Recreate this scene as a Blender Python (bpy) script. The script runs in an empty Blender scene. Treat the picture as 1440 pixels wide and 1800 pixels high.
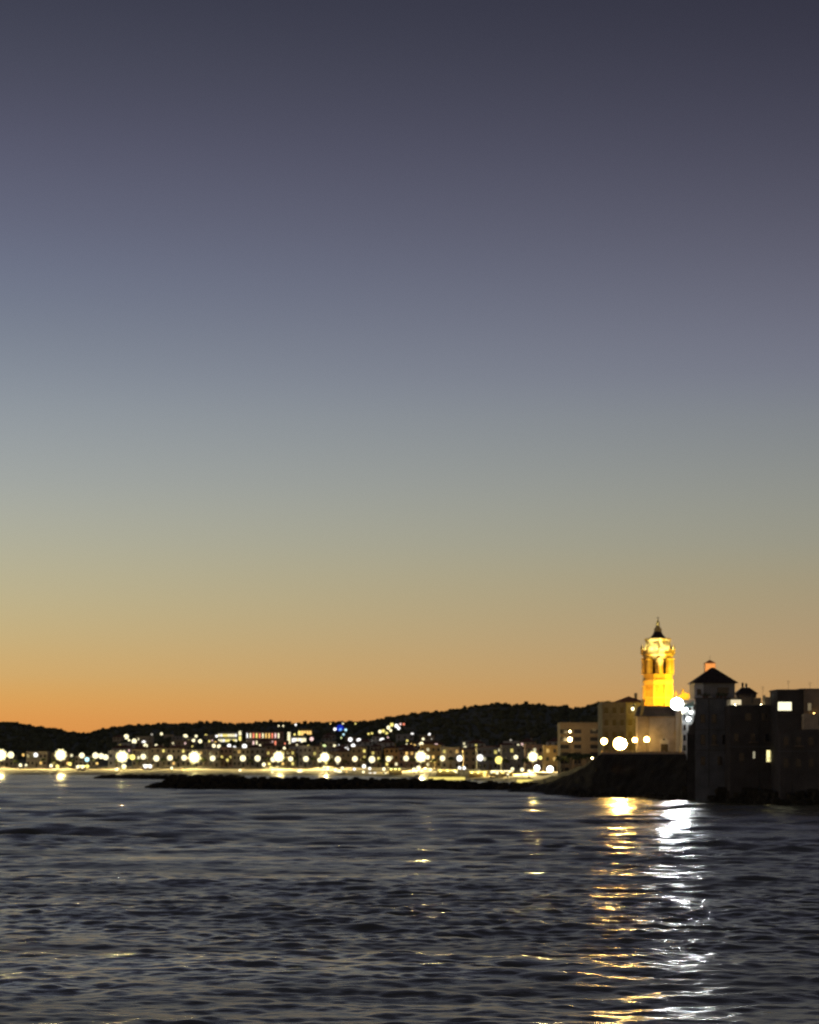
import bpy, math, random
import numpy as np
from mathutils import Vector, noise

random.seed(7)
rng = np.random.default_rng(11)
scene = bpy.context.scene
C = scene.collection

# ------------------------------------------------------------------ camera
F, CX, HY, H = 3900.0, 720.0, 1326.0, 10.9      # focal length in photo pixels, centre column, eye-level row, eye height (m)
cam_d = bpy.data.cameras.new('camera')
cam = bpy.data.objects.new('camera', cam_d); C.objects.link(cam)
cam.location = (0, 0, H); cam.rotation_euler = (math.pi / 2, 0, 0)
cam_d.sensor_fit = 'VERTICAL'; cam_d.sensor_height = 24.0; cam_d.lens = F / 1800 * 24.0
cam_d.shift_y = (HY - 900) / 1800
cam_d.clip_start = 0.5; cam_d.clip_end = 20000
cam_d.dof.use_dof = True; cam_d.dof.focus_distance = 60.0
cam_d.dof.aperture_fstop = cam_d.lens * 1e-3 / 0.066
scene.camera = cam

# ------------------------------------------------------------------ sky after sunset
def lin(c):
    return tuple((v / 255 / 12.92 if v / 255 <= 0.04045 else ((v / 255 + 0.055) / 1.055) ** 2.4) for v in c)
SKY_L = [(1326, (226, 140, 66)), (1262, (227, 156, 80)), (1225, (221, 165, 90)), (1190, (213, 171, 106)), (1120, (201, 178, 127)), (1040, (190, 180, 144)), (950, (178, 177, 157)),
         (850, (164, 169, 166)), (720, (144, 152, 161)), (610, (126, 134, 148)), (500, (111, 118, 138)), (400, (102, 106, 126)), (260, (87, 88, 108)), (130, (74, 76, 92)), (0, (63, 65, 81))]
SKY_R = [(1326, (192, 136, 78)), (1250, (192, 147, 92)), (1180, (183, 151, 108)), (1100, (171, 151, 118)), (1030, (163, 151, 122)), (960, (153, 151, 134)),
         (850, (141, 144, 140)), (740, (127, 132, 138)), (660, (118, 121, 136)), (530, (103, 104, 120)), (400, (88, 88, 104)), (270, (74, 74, 90)), (130, (61, 61, 76)), (0, (52, 52, 66))]
ZEN = [(0.50, (49, 51, 66)), (0.75, (44, 46, 61)), (1.0, (42, 44, 58))]
w = bpy.data.worlds.new('World'); scene.world = w; w.use_nodes = True
nt = w.node_tree; N = nt.nodes; L = nt.links
for n in list(N): N.remove(n)
def nd(t, **k):
    n = N.new(t)
    for a, b in k.items(): setattr(n, a, b)
    return n
tc = nd('ShaderNodeTexCoord'); sx = nd('ShaderNodeSeparateXYZ'); L.new(tc.outputs['Generated'], sx.inputs[0])
def m(op, a, b=None, clamp=False):
    n = nd('ShaderNodeMath', operation=op, use_clamp=clamp)
    for i, v in enumerate((a, b)):
        if v is None: continue
        if isinstance(v, (int, float)): n.inputs[i].default_value = v
        else: L.new(v, n.inputs[i])
    return n.outputs[0]
elev = m('MAXIMUM', sx.outputs['Z'], 0.0)
def ramp(stops, g=1.0):
    r = nd('ShaderNodeValToRGB'); r.color_ramp.interpolation = 'B_SPLINE'
    pts = [(math.sin(math.atan((HY - y) / F)), c) for y, c in stops] + [(e, tuple(v * g for v in c)) for e, c in ZEN]
    el = r.color_ramp.elements
    for i, (p, c) in enumerate(pts):
        e = el[i] if i < 2 else el.new(p)
        e.position = p; e.color = (*lin(c), 1)
    L.new(elev, r.inputs[0]); return r.outputs[0]
az = m('ARCTAN2', sx.outputs['X'], sx.outputs['Y'])          # 0 straight ahead, negative towards the set sun
mr = nd('ShaderNodeMapRange', interpolation_type='LINEAR'); mr.inputs[1].default_value = -0.22; mr.inputs[2].default_value = 0.19
L.new(az, mr.inputs[0])
mix = nd('ShaderNodeMixRGB'); L.new(mr.outputs[0], mix.inputs[0]); L.new(ramp(SKY_L), mix.inputs[1]); L.new(ramp(SKY_R, 0.92), mix.inputs[2])
aa = m('ABSOLUTE', m('ADD', az, 0.35))
fall = nd('ShaderNodeMapRange', interpolation_type='SMOOTHSTEP')
for i, v in ((1, 0.5), (2, 2.6), (3, 1.0), (4, 0.80)): fall.inputs[i].default_value = v
L.new(aa, fall.inputs[0])
sc_ = nd('ShaderNodeMixRGB', blend_type='MULTIPLY'); sc_.inputs[0].default_value = 1
L.new(mix.outputs[0], sc_.inputs[1]); L.new(fall.outputs[0], sc_.inputs[2])
bg = nd('ShaderNodeBackground'); bg.inputs[1].default_value = 1.0; L.new(sc_.outputs[0], bg.inputs[0])
wo = nd('ShaderNodeOutputWorld'); L.new(bg.outputs[0], wo.inputs[0])

vs = scene.view_settings
vs.view_transform = 'Standard'; vs.look = 'None'; vs.exposure = 0; vs.gamma = 1; vs.use_curve_mapping = False
cy = scene.cycles
scene.render.dither_intensity = 1.6
cy.use_denoising = True; cy.denoiser = 'OPENIMAGEDENOISE'; cy.max_bounces = 5; cy.diffuse_bounces = 2; cy.glossy_bounces = 3
cy.caustics_reflective = True; cy.sample_clamp_indirect = 6.0; cy.use_light_tree = True

# ------------------------------------------------------------------ helpers
MATS = {}
def mat(name, col, rough=0.8, var=0.25, scale=0.6, bump=0.0, spec=0.3, metal=0.0):
    if name in MATS: return MATS[name]
    M = bpy.data.materials.new(name); M.use_nodes = True
    t = M.node_tree; b = t.nodes['Principled BSDF']
    b.inputs['Roughness'].default_value = rough; b.inputs['Specular IOR Level'].default_value = spec; b.inputs['Metallic'].default_value = metal
    co = t.nodes.new('ShaderNodeTexCoord'); no = t.nodes.new('ShaderNodeTexNoise'); no.inputs['Scale'].default_value = scale; no.inputs['Detail'].default_value = 6
    t.links.new(co.outputs['Object'], no.inputs['Vector'])
    r = t.nodes.new('ShaderNodeValToRGB'); e = r.color_ramp.elements
    e[0].position, e[1].position = 0.3, 0.7
    e[0].color = (*[c * (1 - var) for c in col], 1); e[1].color = (*[min(1, c * (1 + var)) for c in col], 1)
    t.links.new(no.outputs[0], r.inputs[0]); t.links.new(r.outputs[0], b.inputs['Base Color'])
    if bump:
        bp = t.nodes.new('ShaderNodeBump'); bp.inputs['Distance'].default_value = bump; bp.inputs['Strength'].default_value = 1
        t.links.new(no.outputs[0], bp.inputs['Height']); t.links.new(bp.outputs[0], b.inputs['Normal'])
    MATS[name] = M; return M
def emis(name, col, s):
    if name in MATS: return MATS[name]
    M = bpy.data.materials.new(name); M.use_nodes = True
    t = M.node_tree; t.nodes.clear()
    e = t.nodes.new('ShaderNodeEmission'); e.inputs[0].default_value = (*col, 1); e.inputs[1].default_value = s
    o = t.nodes.new('ShaderNodeOutputMaterial'); t.links.new(e.outputs[0], o.inputs[0])
    MATS[name] = M; return M
class MB:
    def __init__(s): s.v = []; s.f = []
    def add(s, vs, fs):
        o = len(s.v); s.v += [tuple(p) for p in vs]; s.f += [tuple(i + o for i in f) for f in fs]; return s
    def box(s, x0, x1, y0, y1, z0, z1):
        return s.add([(x, y, z) for z in (z0, z1) for y in (y0, y1) for x in (x0, x1)],
                     [(0, 2, 3, 1), (4, 5, 7, 6), (0, 1, 5, 4), (2, 6, 7, 3), (0, 4, 6, 2), (1, 3, 7, 5)])
    def lathe(s, cx, cy_, prof, n=8, ph=0.0, caps=True):
        vs, fs = [], []
        for r, z in prof:
            for k in range(n):
                a = ph + 2 * math.pi * k / n
                vs.append((cx + r * math.sin(a), cy_ - r * math.cos(a), z))
        for j in range(len(prof) - 1):
            for k in range(n):
                fs.append((j * n + k, j * n + (k + 1) % n, (j + 1) * n + (k + 1) % n, (j + 1) * n + k))
        if caps: fs.append(tuple(range(n))[::-1]); fs.append(tuple(range((len(prof) - 1) * n, len(prof) * n)))
        return s.add(vs, fs)
    def hip(s, x0, x1, y0, y1, z0, z1, ridge=0.0):
        mx, my = (x0 + x1) / 2, (y0 + y1) / 2
        return s.add([(x0, y0, z0), (x1, y0, z0), (x1, y1, z0), (x0, y1, z0), (mx - ridge, my, z1), (mx + ridge + 0.01, my, z1)],
                     [(0, 1, 5, 4), (1, 2, 5), (2, 3, 4, 5), (3, 0, 4), (3, 2, 1, 0)])
    def gable(s, x0, x1, y0, y1, z0, z1):      # ridge along y, gable end to the viewer
        mx = (x0 + x1) / 2
        return s.add([(x0, y0, z0), (x1, y0, z0), (mx, y0, z1), (x0, y1, z0), (x1, y1, z0), (mx, y1, z1)],
                     [(0, 1, 2), (5, 4, 3), (0, 2, 5, 3), (1, 4, 5, 2), (0, 3, 4, 1)])
    def tube(s, p0, p1, r0, r1, n=6):
        a, b = Vector(p0), Vector(p1); d = (b - a).normalized()
        u = d.orthogonal().normalized(); v = d.cross(u)
        vs = [a + (u * math.cos(t) + v * math.sin(t)) * r0 for t in [2 * math.pi * k / n for k in range(n)]]
        vs += [b + (u * math.cos(t) + v * math.sin(t)) * r1 for t in [2 * math.pi * k / n for k in range(n)]]
        return s.add(vs, [(k, (k + 1) % n, n + (k + 1) % n, n + k) for k in range(n)] + [tuple(range(n))[::-1], tuple(range(n, 2 * n))])
    def ball(s, c, r, n=10, h=6, sz=1.0):
        return s.lathe(c[0], c[1], [(max(0.02 * r, r * math.sin(math.pi * j / h)), c[2] - r * sz * math.cos(math.pi * j / h)) for j in range(h + 1)], n)
    def mesh(s, name, mt=None, smooth=False):
        me = bpy.data.meshes.new(name); me.from_pydata(s.v, [], s.f)
        if mt: me.materials.append(mt)
        if smooth: me.polygons.foreach_set('use_smooth', [True] * len(me.polygons))
        me.update(); return me
    def build(s, name, mt, parent=None, smooth=False):
        if parent is not None:
            o = parent
            off = Vector((0, 0, 0))
            while o is not None: off += Vector(o.location); o = o.parent
            s.v = [(x - off.x, y - off.y, z - off.z) for x, y, z in s.v]
        ob = bpy.data.objects.new(name, s.mesh(name, mt, smooth)); C.objects.link(ob); ob.parent = parent
        return ob
def thing(name, label, cat, loc=(0, 0, 0), group=None):
    o = bpy.data.objects.new(name, None); C.objects.link(o); o.location = loc; o.empty_display_size = 0.5
    o['label'] = label; o['category'] = cat
    if group: o['group'] = group
    return o
def tag(o, label, cat, group=None):
    o['label'] = label; o['category'] = cat
    if group: o['group'] = group
    return o
def inst(name, me, parent, loc=(0, 0, 0), scale=(1, 1, 1), mt=None):
    o = bpy.data.objects.new(name, me); C.objects.link(o); o.parent = parent; o.location = loc; o.scale = scale
    if mt: o.material_slots[0].link = 'OBJECT'; o.material_slots[0].material = mt
    return o
def PX(x, Y): return (x - CX) / F * Y
def PZ(y, Y): return H - (y - HY) / F * Y
ORD = ['', 'first', 'second', 'third', 'fourth', 'fifth', 'sixth', 'seventh', 'eighth', 'ninth', 'tenth', 'eleventh', 'twelfth', 'thirteenth', 'fourteenth',
       'fifteenth', 'sixteenth', 'seventeenth', 'eighteenth', 'nineteenth', 'twentieth'] + ['twenty-' + o for o in ('first', 'second', 'third', 'fourth', 'fifth', 'sixth', 'seventh', 'eighth', 'ninth')]

# ------------------------------------------------------------------ the lie of the land
def ip(u, tab): return np.interp(u, [a for a, b in tab], [b for a, b in tab])
SHORE = [(-900, 1300), (0, 1190), (175, 1170), (600, 1140), (760, 1000), (900, 850), (1000, 740), (1100, 660), (2400, 640)]
RIDGE = [(-900, 1262), (-200, 1264), (0, 1271.5), (30, 1273), (60, 1279), (100, 1284), (120, 1289), (150, 1291.5), (165, 1290), (190, 1283), (215, 1279), (260, 1276), (340, 1273), (375, 1272), (395, 1274), (430, 1275), (470, 1271),
         (520, 1275), (560, 1273), (600, 1271), (640, 1271), (670, 1267), (700, 1261), (730, 1256), (780, 1253), (820, 1246), (870, 1239), (905, 1241), (925, 1240), (960, 1242), (1000, 1246), (1018, 1247), (1045, 1241), (1080, 1236), (1130, 1236), (1300, 1245), (1500, 1262), (2400, 1275)]
YR = 2600.0
def Ys(u): return ip(u, SHORE)
def ground(u, Y):
    u = np.asarray(u, float); Y = np.asarray(Y, float)
    s = Ys(u); d = Y - s
    zr = H - (ip(u, RIDGE) - HY) / F * YR
    sand = 2.4 * np.clip(d / 150, 0, 1) ** 0.8
    t = np.clip((d - 330) / (YR - s - 330), 0, 1)
    z = np.where(d < 0, d * 0.03, np.where(d < 150, sand, 3.2 + (zr - 3.2) * t ** 1.15))
    return np.where(Y > YR, zr - (Y - YR) * 0.02, z)
def on_ground(x, y, hgt, d0=20.0):
    s = float(Ys(x))
    Ya = np.arange(s + d0, YR - 10, 2.0)
    rz = H - (y - HY) / F * Ya
    g = ground(np.full_like(Ya, x), Ya) + hgt
    i = np.nonzero(g >= rz)[0]
    return float(Ya[i[0]]) if len(i) else YR - 12

def grid_obj(name, us, fs, fn, mt, smooth=True):
    """sheet over image-column lines us and rows fs; fn(u, f) -> X, Y, Z arrays"""
    U, V = np.meshgrid(us, fs); X, Y, Z = fn(U, V)
    nr, nc = U.shape
    co = np.stack([X, Y, Z], -1).reshape(-1, 3)
    i = np.arange(nr * nc).reshape(nr, nc)
    q = np.stack([i[:-1, :-1], i[:-1, 1:], i[1:, 1:], i[1:, :-1]], -1).reshape(-1, 4)
    me = bpy.data.meshes.new(name)
    me.vertices.add(len(co)); me.vertices.foreach_set('co', co.ravel())
    me.loops.add(q.size); me.loops.foreach_set('vertex_index', q.ravel())
    me.polygons.add(len(q)); me.polygons.foreach_set('loop_start', np.arange(0, q.size, 4)); me.polygons.foreach_set('loop_total', np.full(len(q), 4))
    me.polygons.foreach_set('use_smooth', np.full(len(q), smooth))
    me.materials.append(mt); me.update(calc_edges=True); me.validate()
    o = bpy.data.objects.new(name, me); C.objects.link(o); return o
def vnoise(X, Y, s, seed=0):
    return np.array([noise.noise((a * s + seed, b * s, seed * 1.7)) for a, b in zip(np.ravel(X), np.ravel(Y))]).reshape(np.shape(X))

# ------------------------------------------------------------------ the sea
def water_mat():
    M = bpy.data.materials.new('sea_water'); M.use_nodes = True
    t = M.node_tree; b = t.nodes['Principled BSDF']
    b.inputs['Base Color'].default_value = (0.110, 0.100, 0.048, 1); b.inputs['IOR'].default_value = 1.333
    co = t.nodes.new('ShaderNodeTexCoord'); prev = None
    for sc, dist, sy in ((0.55, 0.13, 0.75), (1.7, 0.045, 0.8), (5.0, 0.014, 0.8)):
        mp = t.nodes.new('ShaderNodeMapping'); mp.inputs['Scale'].default_value = (sc * 0.6, sc * sy, sc)
        mp.inputs['Rotation'].default_value = (0, 0, 0.12)
        no = t.nodes.new('ShaderNodeTexNoise'); no.inputs['Scale'].default_value = 1; no.inputs['Detail'].default_value = 3; no.inputs['Distortion'].default_value = 0.3
        t.links.new(co.outputs['Object'], mp.inputs[0]); t.links.new(mp.outputs[0], no.inputs['Vector'])
        bp = t.nodes.new('ShaderNodeBump'); bp.inputs['Strength'].default_value = 1; bp.inputs['Distance'].default_value = dist
        t.links.new(no.outputs[0], bp.inputs['Height'])
        if prev: t.links.new(prev, bp.inputs['Normal'])
        prev = bp.outputs[0]
    t.links.new(prev, b.inputs['Normal'])
    # ripples too small to model: the open water further out is ruffled more than the lee by the viewer's shore
    sp = t.nodes.new('ShaderNodeSeparateXYZ'); t.links.new(co.outputs['Object'], sp.inputs[0])
    rr = t.nodes.new('ShaderNodeMapRange'); rr.interpolation_type = 'SMOOTHSTEP'
    for i, v in ((1, 80), (2, 480), (3, 0.22), (4, 0.25)): rr.inputs[i].default_value = v
    t.links.new(sp.outputs['Y'], rr.inputs[0]); mp = t.nodes.new('ShaderNodeMapping'); mp.inputs['Scale'].default_value = (0.028, 0.075, 1); t.links.new(co.outputs['Object'], mp.inputs[0])
    no = t.nodes.new('ShaderNodeTexNoise'); no.inputs['Scale'].default_value = 1; no.inputs['Detail'].default_value = 7; no.inputs['Roughness'].default_value = .65; t.links.new(mp.outputs[0], no.inputs['Vector'])
    mm = t.nodes.new('ShaderNodeMapRange'); t.links.new(no.outputs[0], mm.inputs[0])
    for i, v in ((1, .3), (2, .7), (3, -.10), (4, .13)): mm.inputs[i].default_value = v
    ad = t.nodes.new('ShaderNodeMath'); ad.operation = 'ADD'; t.links.new(rr.outputs[0], ad.inputs[0]); t.links.new(mm.outputs[0], ad.inputs[1]); t.links.new(ad.outputs[0], b.inputs['Roughness'])
    return M
WM = water_mat()
rows = [42.0]
while rows[-1] < 1320: rows.append(rows[-1] + max(0.24, rows[-1] ** 2 * 1.35e-5))
rows = np.array(rows)
us = np.linspace(CX - 1010, CX + 1010, 560)
nw = 130
lam = np.exp(rng.uniform(math.log(0.9), math.log(42), nw)); th = rng.normal(0.06, 0.36, nw) * np.interp(lam, [1, 8, 40], [2.5, 1.4, 0.5]) ; ph = rng.uniform(0, 6.28, nw)
slope = 0.096 * math.sqrt(2 / nw) * np.interp(lam, [0.9, 2, 6, 12, 24, 42], [1.3, 1.35, 1.15, 0.9, 0.75, 0.65])
def sea_fn(U, Y):
    X = (U - CX) / F * Y; Z = np.zeros_like(X)
    dY = np.maximum(0.24, Y ** 2 * 1.35e-5)
    for l, a, p, s in zip(lam, th, ph, slope):
        k = 2 * math.pi / l
        fade = np.clip((l / dY - 1.6) / 1.6, 0, 1)
        Z += fade * (np.interp(Y, [80, 320], [0.30, 1.0]) if l > 10 else np.interp(Y, [80, 320], [0.75, 1.0]) if l > 6 else 1.25) * s / k * np.sin(k * (X * math.sin(a) + Y * math.cos(a)) + p)
    # gusts: some patches of water are rougher than others
    g = 1 + 0.35 * np.sin(X * 0.045 + Y * 0.021 + 1) * np.sin(Y * 0.033 - X * 0.02)
    Z *= g * np.interp(Y, [60, 150, 260, 450], [0.80, 0.95, 1.3, 2.0])
    return X, Y, Z * np.clip((Y - 42) / 10, 0, 1) * np.clip((1320 - Y) / 300, 0.2, 1)
sea = grid_obj('sea', us, rows, sea_fn, WM)
sea['kind'] = 'structure'
o_ = MB().add([(-9000, -3000, -1.4), (9000, -3000, -1.4), (9000, 9000, -1.4), (-9000, 9000, -1.4)], [(0, 1, 2, 3)]).build('sea_far', WM); o_['kind'] = 'structure'

# ------------------------------------------------------------------ beach, promenade, hill
SAND = mat('sand', (0.36, 0.29, 0.18), 0.95, 0.15, 0.08, 0.05)
PAVE = mat('paving', (0.30, 0.25, 0.19), 0.9, 0.2, 0.2)
SCRUB = mat('scrub', (0.115, 0.115, 0.065), 1.0, 0.5, 0.03, 0.6)
gu = np.arange(-700, 2200, 20.0)
def f_beach(U, d):
    Y = Ys(U) + d; return (U - CX) / F * Y, Y, ground(U, Y) + np.where((d > 8) & (d < 148), 0.10 * np.sin(U * 0.11 + d * 0.3), 0)
grid_obj('beach', gu, np.array([46, 50, 70, 90, 110, 130, 149.9]), f_beach, SAND)['kind'] = 'structure'
grid_obj('wet_sand', gu, np.array([-40, 0, 4, 12, 24, 36, 46]), f_beach, mat('wet_sand', (0.085, 0.07, 0.045), 0.6, 0.2, 0.1))['kind'] = 'structure'
def f_prom(U, d):
    Y = Ys(U) + d; return (U - CX) / F * Y, Y, np.where(d < 150.05, 2.0, 3.2)
grid_obj('promenade', gu, np.array([150.0, 150.1, 240, 331]), f_prom, PAVE, False)['kind'] = 'structure'
gh = np.arange(-700, 2200, 5.0)
RN = {}
def f_hill(U, f):
    s = Ys(U) + 330; Y = s + (YR - s) * np.minimum(f, 1) + np.maximum(f - 1, 0) * 900
    X = (U - CX) / F * Y; Z = ground(U, Y)
    nz = vnoise(X, Y, 0.03, 3) * 1.6 + vnoise(X, Y, 0.11, 5) * 1.1
    return X, Y, Z + nz * np.clip(f * 4, 0, 1) * np.clip((1.3 - f) * 5, 0, 1)
grid_obj('hill', gh, np.array(list(np.linspace(0, 1, 34)) + [1.01, 1.1, 1.5, 2.5]), f_hill, SCRUB)['kind'] = 'structure'

# wood that covers the hill: one dark mass of crowns
def wood(name, n, seed, pick):
    r = random.Random(seed); b = MB()
    for _ in range(n):
        u, f = pick(r); s = float(Ys(u)) + 330; Y = s + (YR - s) * f
        z = float(ground(u, Y)); X = PX(u, Y); R = r.uniform(1.8, 3.8) if f < .975 else r.uniform(1.0, 2.1) * r.choice((1, 1, 1, 1, 1, 1, 1, 1.7))
        for q in range(3):
            c = (X + r.uniform(-1, 1) * R * .6, Y + r.uniform(-1, 1) * R * .5, z + R * r.uniform(0.2, 0.75)); rr = R * r.uniform(0.45, 0.75)
            vs = []
            for j, zz in ((1, -1.0), (5, -0.35), (5, 0.45), (1, 0.95)):
                for k in range(j):
                    a = 2 * math.pi * (k + (zz > 0) * .5) / j; q_ = (0.0 if j == 1 else 0.95) * rr * r.uniform(0.75, 1.25)
                    vs.append((c[0] + q_ * math.cos(a), c[1] + q_ * math.sin(a), c[2] + zz * rr * r.uniform(0.85, 1.15)))
            fs = [(0, 1 + (k + 1) % 5, 1 + k) for k in range(5)] + [(11, 6 + k, 6 + (k + 1) % 5) for k in range(5)]
            for k in range(5): fs += [(1 + k, 1 + (k + 1) % 5, 6 + k), (1 + (k + 1) % 5, 6 + (k + 1) % 5, 6 + k)]
            b.add(vs, fs)
    o = b.build(name, mat('wood_leaf', (0.115, 0.118, 0.060), 1, 0.4, 0.1)); o['kind'] = 'stuff'
    tag(o, 'dark scrub and pine wood covering the hill behind the town', 'wood'); return o
def pick(r):
    if r.random() < 0.35: return r.uniform(-150, 1330), r.uniform(0.975, 1.0)
    return r.uniform(-150, 1330), r.uniform(0.12, 1.0)
wood('hill_wood', 5200, 5, pick)

# ------------------------------------------------------------------ headland with its terrace, breakwaters
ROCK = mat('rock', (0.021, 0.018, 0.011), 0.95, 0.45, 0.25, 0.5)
STONE = mat('warm_stone', (0.42, 0.32, 0.20), 0.9, 0.2, 0.5, 0.05)
WATERLINE = [(890, 640), (925, 616), (1040, 567), (1200, 518), (1280, 494), (1440, 467), (1700, 440), (2200, 420)]
TOPLINE = [(890, 1392), (925, 1388), (945, 1381), (960, 1377), (985, 1368), (1010, 1358), (1028, 1348), (1042, 1336), (1056, 1327), (1062, 1325.5), (1206, 1325.5), (1214, 1384), (1500, 1388), (2200, 1392)]
def f_head(U, f):
    yw = ip(U, WATERLINE); yt = yw + 12
    zt = H - (ip(U, TOPLINE) - HY) / F * yt
    face = np.clip(f, 0, 1)
    Y = yw - 3 + (yt - yw + 3) * face + np.maximum(f - 1, 0) * 150
    Z = -1.5 + (zt + 1.5) * face ** 0.8
    X = (U - CX) / F * Y
    n = vnoise(X, Z + Y * .3, 0.35, 2) * 0.9 + vnoise(X * 1.0, Z, 0.9, 8) * 0.45
    k = np.clip((1 - face) * 4, 0, 1)
    return X, Y - n * k * 1.4, Z + n * k * 0.5 + np.where((f >= 1) & (U < 1060), vnoise(X, Y, 0.3, 4) * .5, 0)
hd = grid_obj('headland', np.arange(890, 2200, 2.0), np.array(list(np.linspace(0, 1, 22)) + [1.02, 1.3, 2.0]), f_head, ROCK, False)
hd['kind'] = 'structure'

def breakwater(name, pts, wid, label):
    """rubble mound along pts (x, y, top z); stones heaped on a core"""
    o = thing(name, label, 'breakwater', (pts[0][0], pts[0][1], 0))
    core = MB(); r = random.Random(3); st = MB()
    for (x0, y0, z0), (x1, y1, z1) in zip(pts, pts[1:]):
        core.add([(x0, y0 - wid, -1), (x0, y0 - 1, z0 - .4), (x0, y0 + 1, z0 - .4), (x0, y0 + wid, -1), (x1, y1 - wid, -1), (x1, y1 - 1, z1 - .4), (x1, y1 + 1, z1 - .4), (x1, y1 + wid, -1)],
                 [(0, 4, 5, 1), (1, 5, 6, 2), (2, 6, 7, 3), (0, 1, 2, 3), (7, 6, 5, 4)])
        ln = math.hypot(x1 - x0, y1 - y0)
        for _ in range(int(ln * 5)):
            t = r.random(); v = r.uniform(-1, 0.5); zt = z0 + (z1 - z0) * t
            c = (x0 + (x1 - x0) * t, y0 + (y1 - y0) * t + v * wid, zt * (1 - abs(v)) - .2); R = r.uniform(0.5, 1.1)
            vs = [(c[0] + sx_ * R * r.uniform(.5, 1), c[1] + sy_ * R * r.uniform(.5, 1), c[2] + sz_ * R * r.uniform(.4, .8)) for sz_ in (-1, 1) for sy_ in (-1, 1) for sx_ in (-1, 1)]
            st.add(vs, [(0, 2, 3, 1), (4, 5, 7, 6), (0, 1, 5, 4), (2, 6, 7, 3), (0, 4, 6, 2), (1, 3, 7, 5)])
    core.build('core', ROCK, o); s = st.build('boulders', mat('boulder', (0.05, 0.044, 0.028), .95, .4, .4), o); s['kind'] = 'stuff'
    return o
def bw(px):   # waterline pixel and top pixel -> crest point
    out = []
    for x, yw, yt in px:
        Y = F * H / (yw - HY) + 6; out.append((PX(x, Y), Y, max(0.3, PZ(yt, Y))))
    return out
breakwater('breakwater', bw([(262, 1385, 1384), (275, 1386, 1378), (290, 1386, 1371), (310, 1386.5, 1366), (450, 1387, 1366), (640, 1388, 1368), (760, 1389, 1371), (860, 1389, 1375), (960, 1391, 1378)]), 9,
           'long low breakwater of dark boulders in front of the lit beach')
breakwater('groyne', bw([(172, 1368, 1367), (182, 1369, 1364), (240, 1369.5, 1362.5), (420, 1370, 1363)]), 9, 'small dark groyne behind the seaward tip of the long breakwater')

# ------------------------------------------------------------------ lamps
EC = {'w': (1, .98, .93), 'c': (1, .90, .54), 'y': (1, .83, .22), 'a': (1, .62, .18), 'p': (1, .66, .60), 'r': (1, .28, .16), 'b': (.06, .18, 1), 't': (.55, .92, 1), 'g': (.85, 1, .42)}
CN = {'w': 'white', 'c': 'cream', 'y': 'yellow', 'a': 'amber', 'p': 'pink', 'r': 'red', 'b': 'blue', 't': 'pale cyan', 'g': 'greenish'}
def glow(c, s): return emis('glow_%s_%g' % (c, s), EC[c], s)
IRON = mat('lamp_iron', (0.10, 0.10, 0.09), 0.5, 0.2, 3, metal=0.3)
M_POLE = MB().tube((0, 0, 0), (0, 0, 1), 0.13, 0.08, 8).mesh('pole', IRON)
M_BASE = MB().lathe(0, 0, [(.30, 0), (.30, .25), (.2, .45), (.15, .8)], 8).mesh('base', IRON)
M_GLOBE = MB().ball((0, 0, 0), 1, 10, 8).mesh('globe', glow('w', 1), True)
M_CAP = MB().lathe(0, 0, [(.42, 0), (.30, .12), (.05, .2)], 8).mesh('cap', IRON)
M_COLLAR = MB().lathe(0, 0, [(.14, 0), (.34, .12), (.34, .2), (.2, .28)], 8).mesh('collar', IRON)
M_RING = MB()
for k in range(12):
    a, b_ = 2 * math.pi * k / 12, 2 * math.pi * (k + 1) / 12
    M_RING.tube((math.cos(a), 0, math.sin(a)), (math.cos(b_), 0, math.sin(b_)), .05, .05, 5)
for k in range(3):
    a = math.pi * k / 3; M_RING.tube((math.cos(a), 0, math.sin(a)), (-math.cos(a), 0, -math.sin(a)), .035, .035, 5)
M_RING = M_RING.mesh('lamp_frame', IRON)
def post_lamp(name, label, cat, X, Y, z0, zl, r, mt, group, sz=1.0, sx=1.0):
    o = thing(name, label, cat, (X, Y, z0), group); h = max(0.3, zl - z0 - r * sz * .9)
    inst('pole', M_POLE, o, (0, 0, 0), (1, 1, h)); inst('base', M_BASE, o)
    inst('collar', M_COLLAR, o, (0, 0, h - .12))
    inst('globe', M_GLOBE, o, (0, 0, zl - z0), (r * sx, r, r * sz), mt)
    inst('cap', M_CAP, o, (0, 0, zl - z0 + r * sz * .97))
    return o
BLAZE = [(2, 1327, 24), (107, 1327, 24), (215, 1330, 25), (342, 1331, 25), (490, 1330, 23), (571, 1331, 21), (740, 1330, 24), (937, 1330, 22)]
NB = ['leftmost', 'second', 'third', 'fourth', 'fifth', 'sixth', 'seventh', 'eighth']
SHRINK = 4.5     # lens softness adds this many photo pixels to a bright disc
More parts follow.
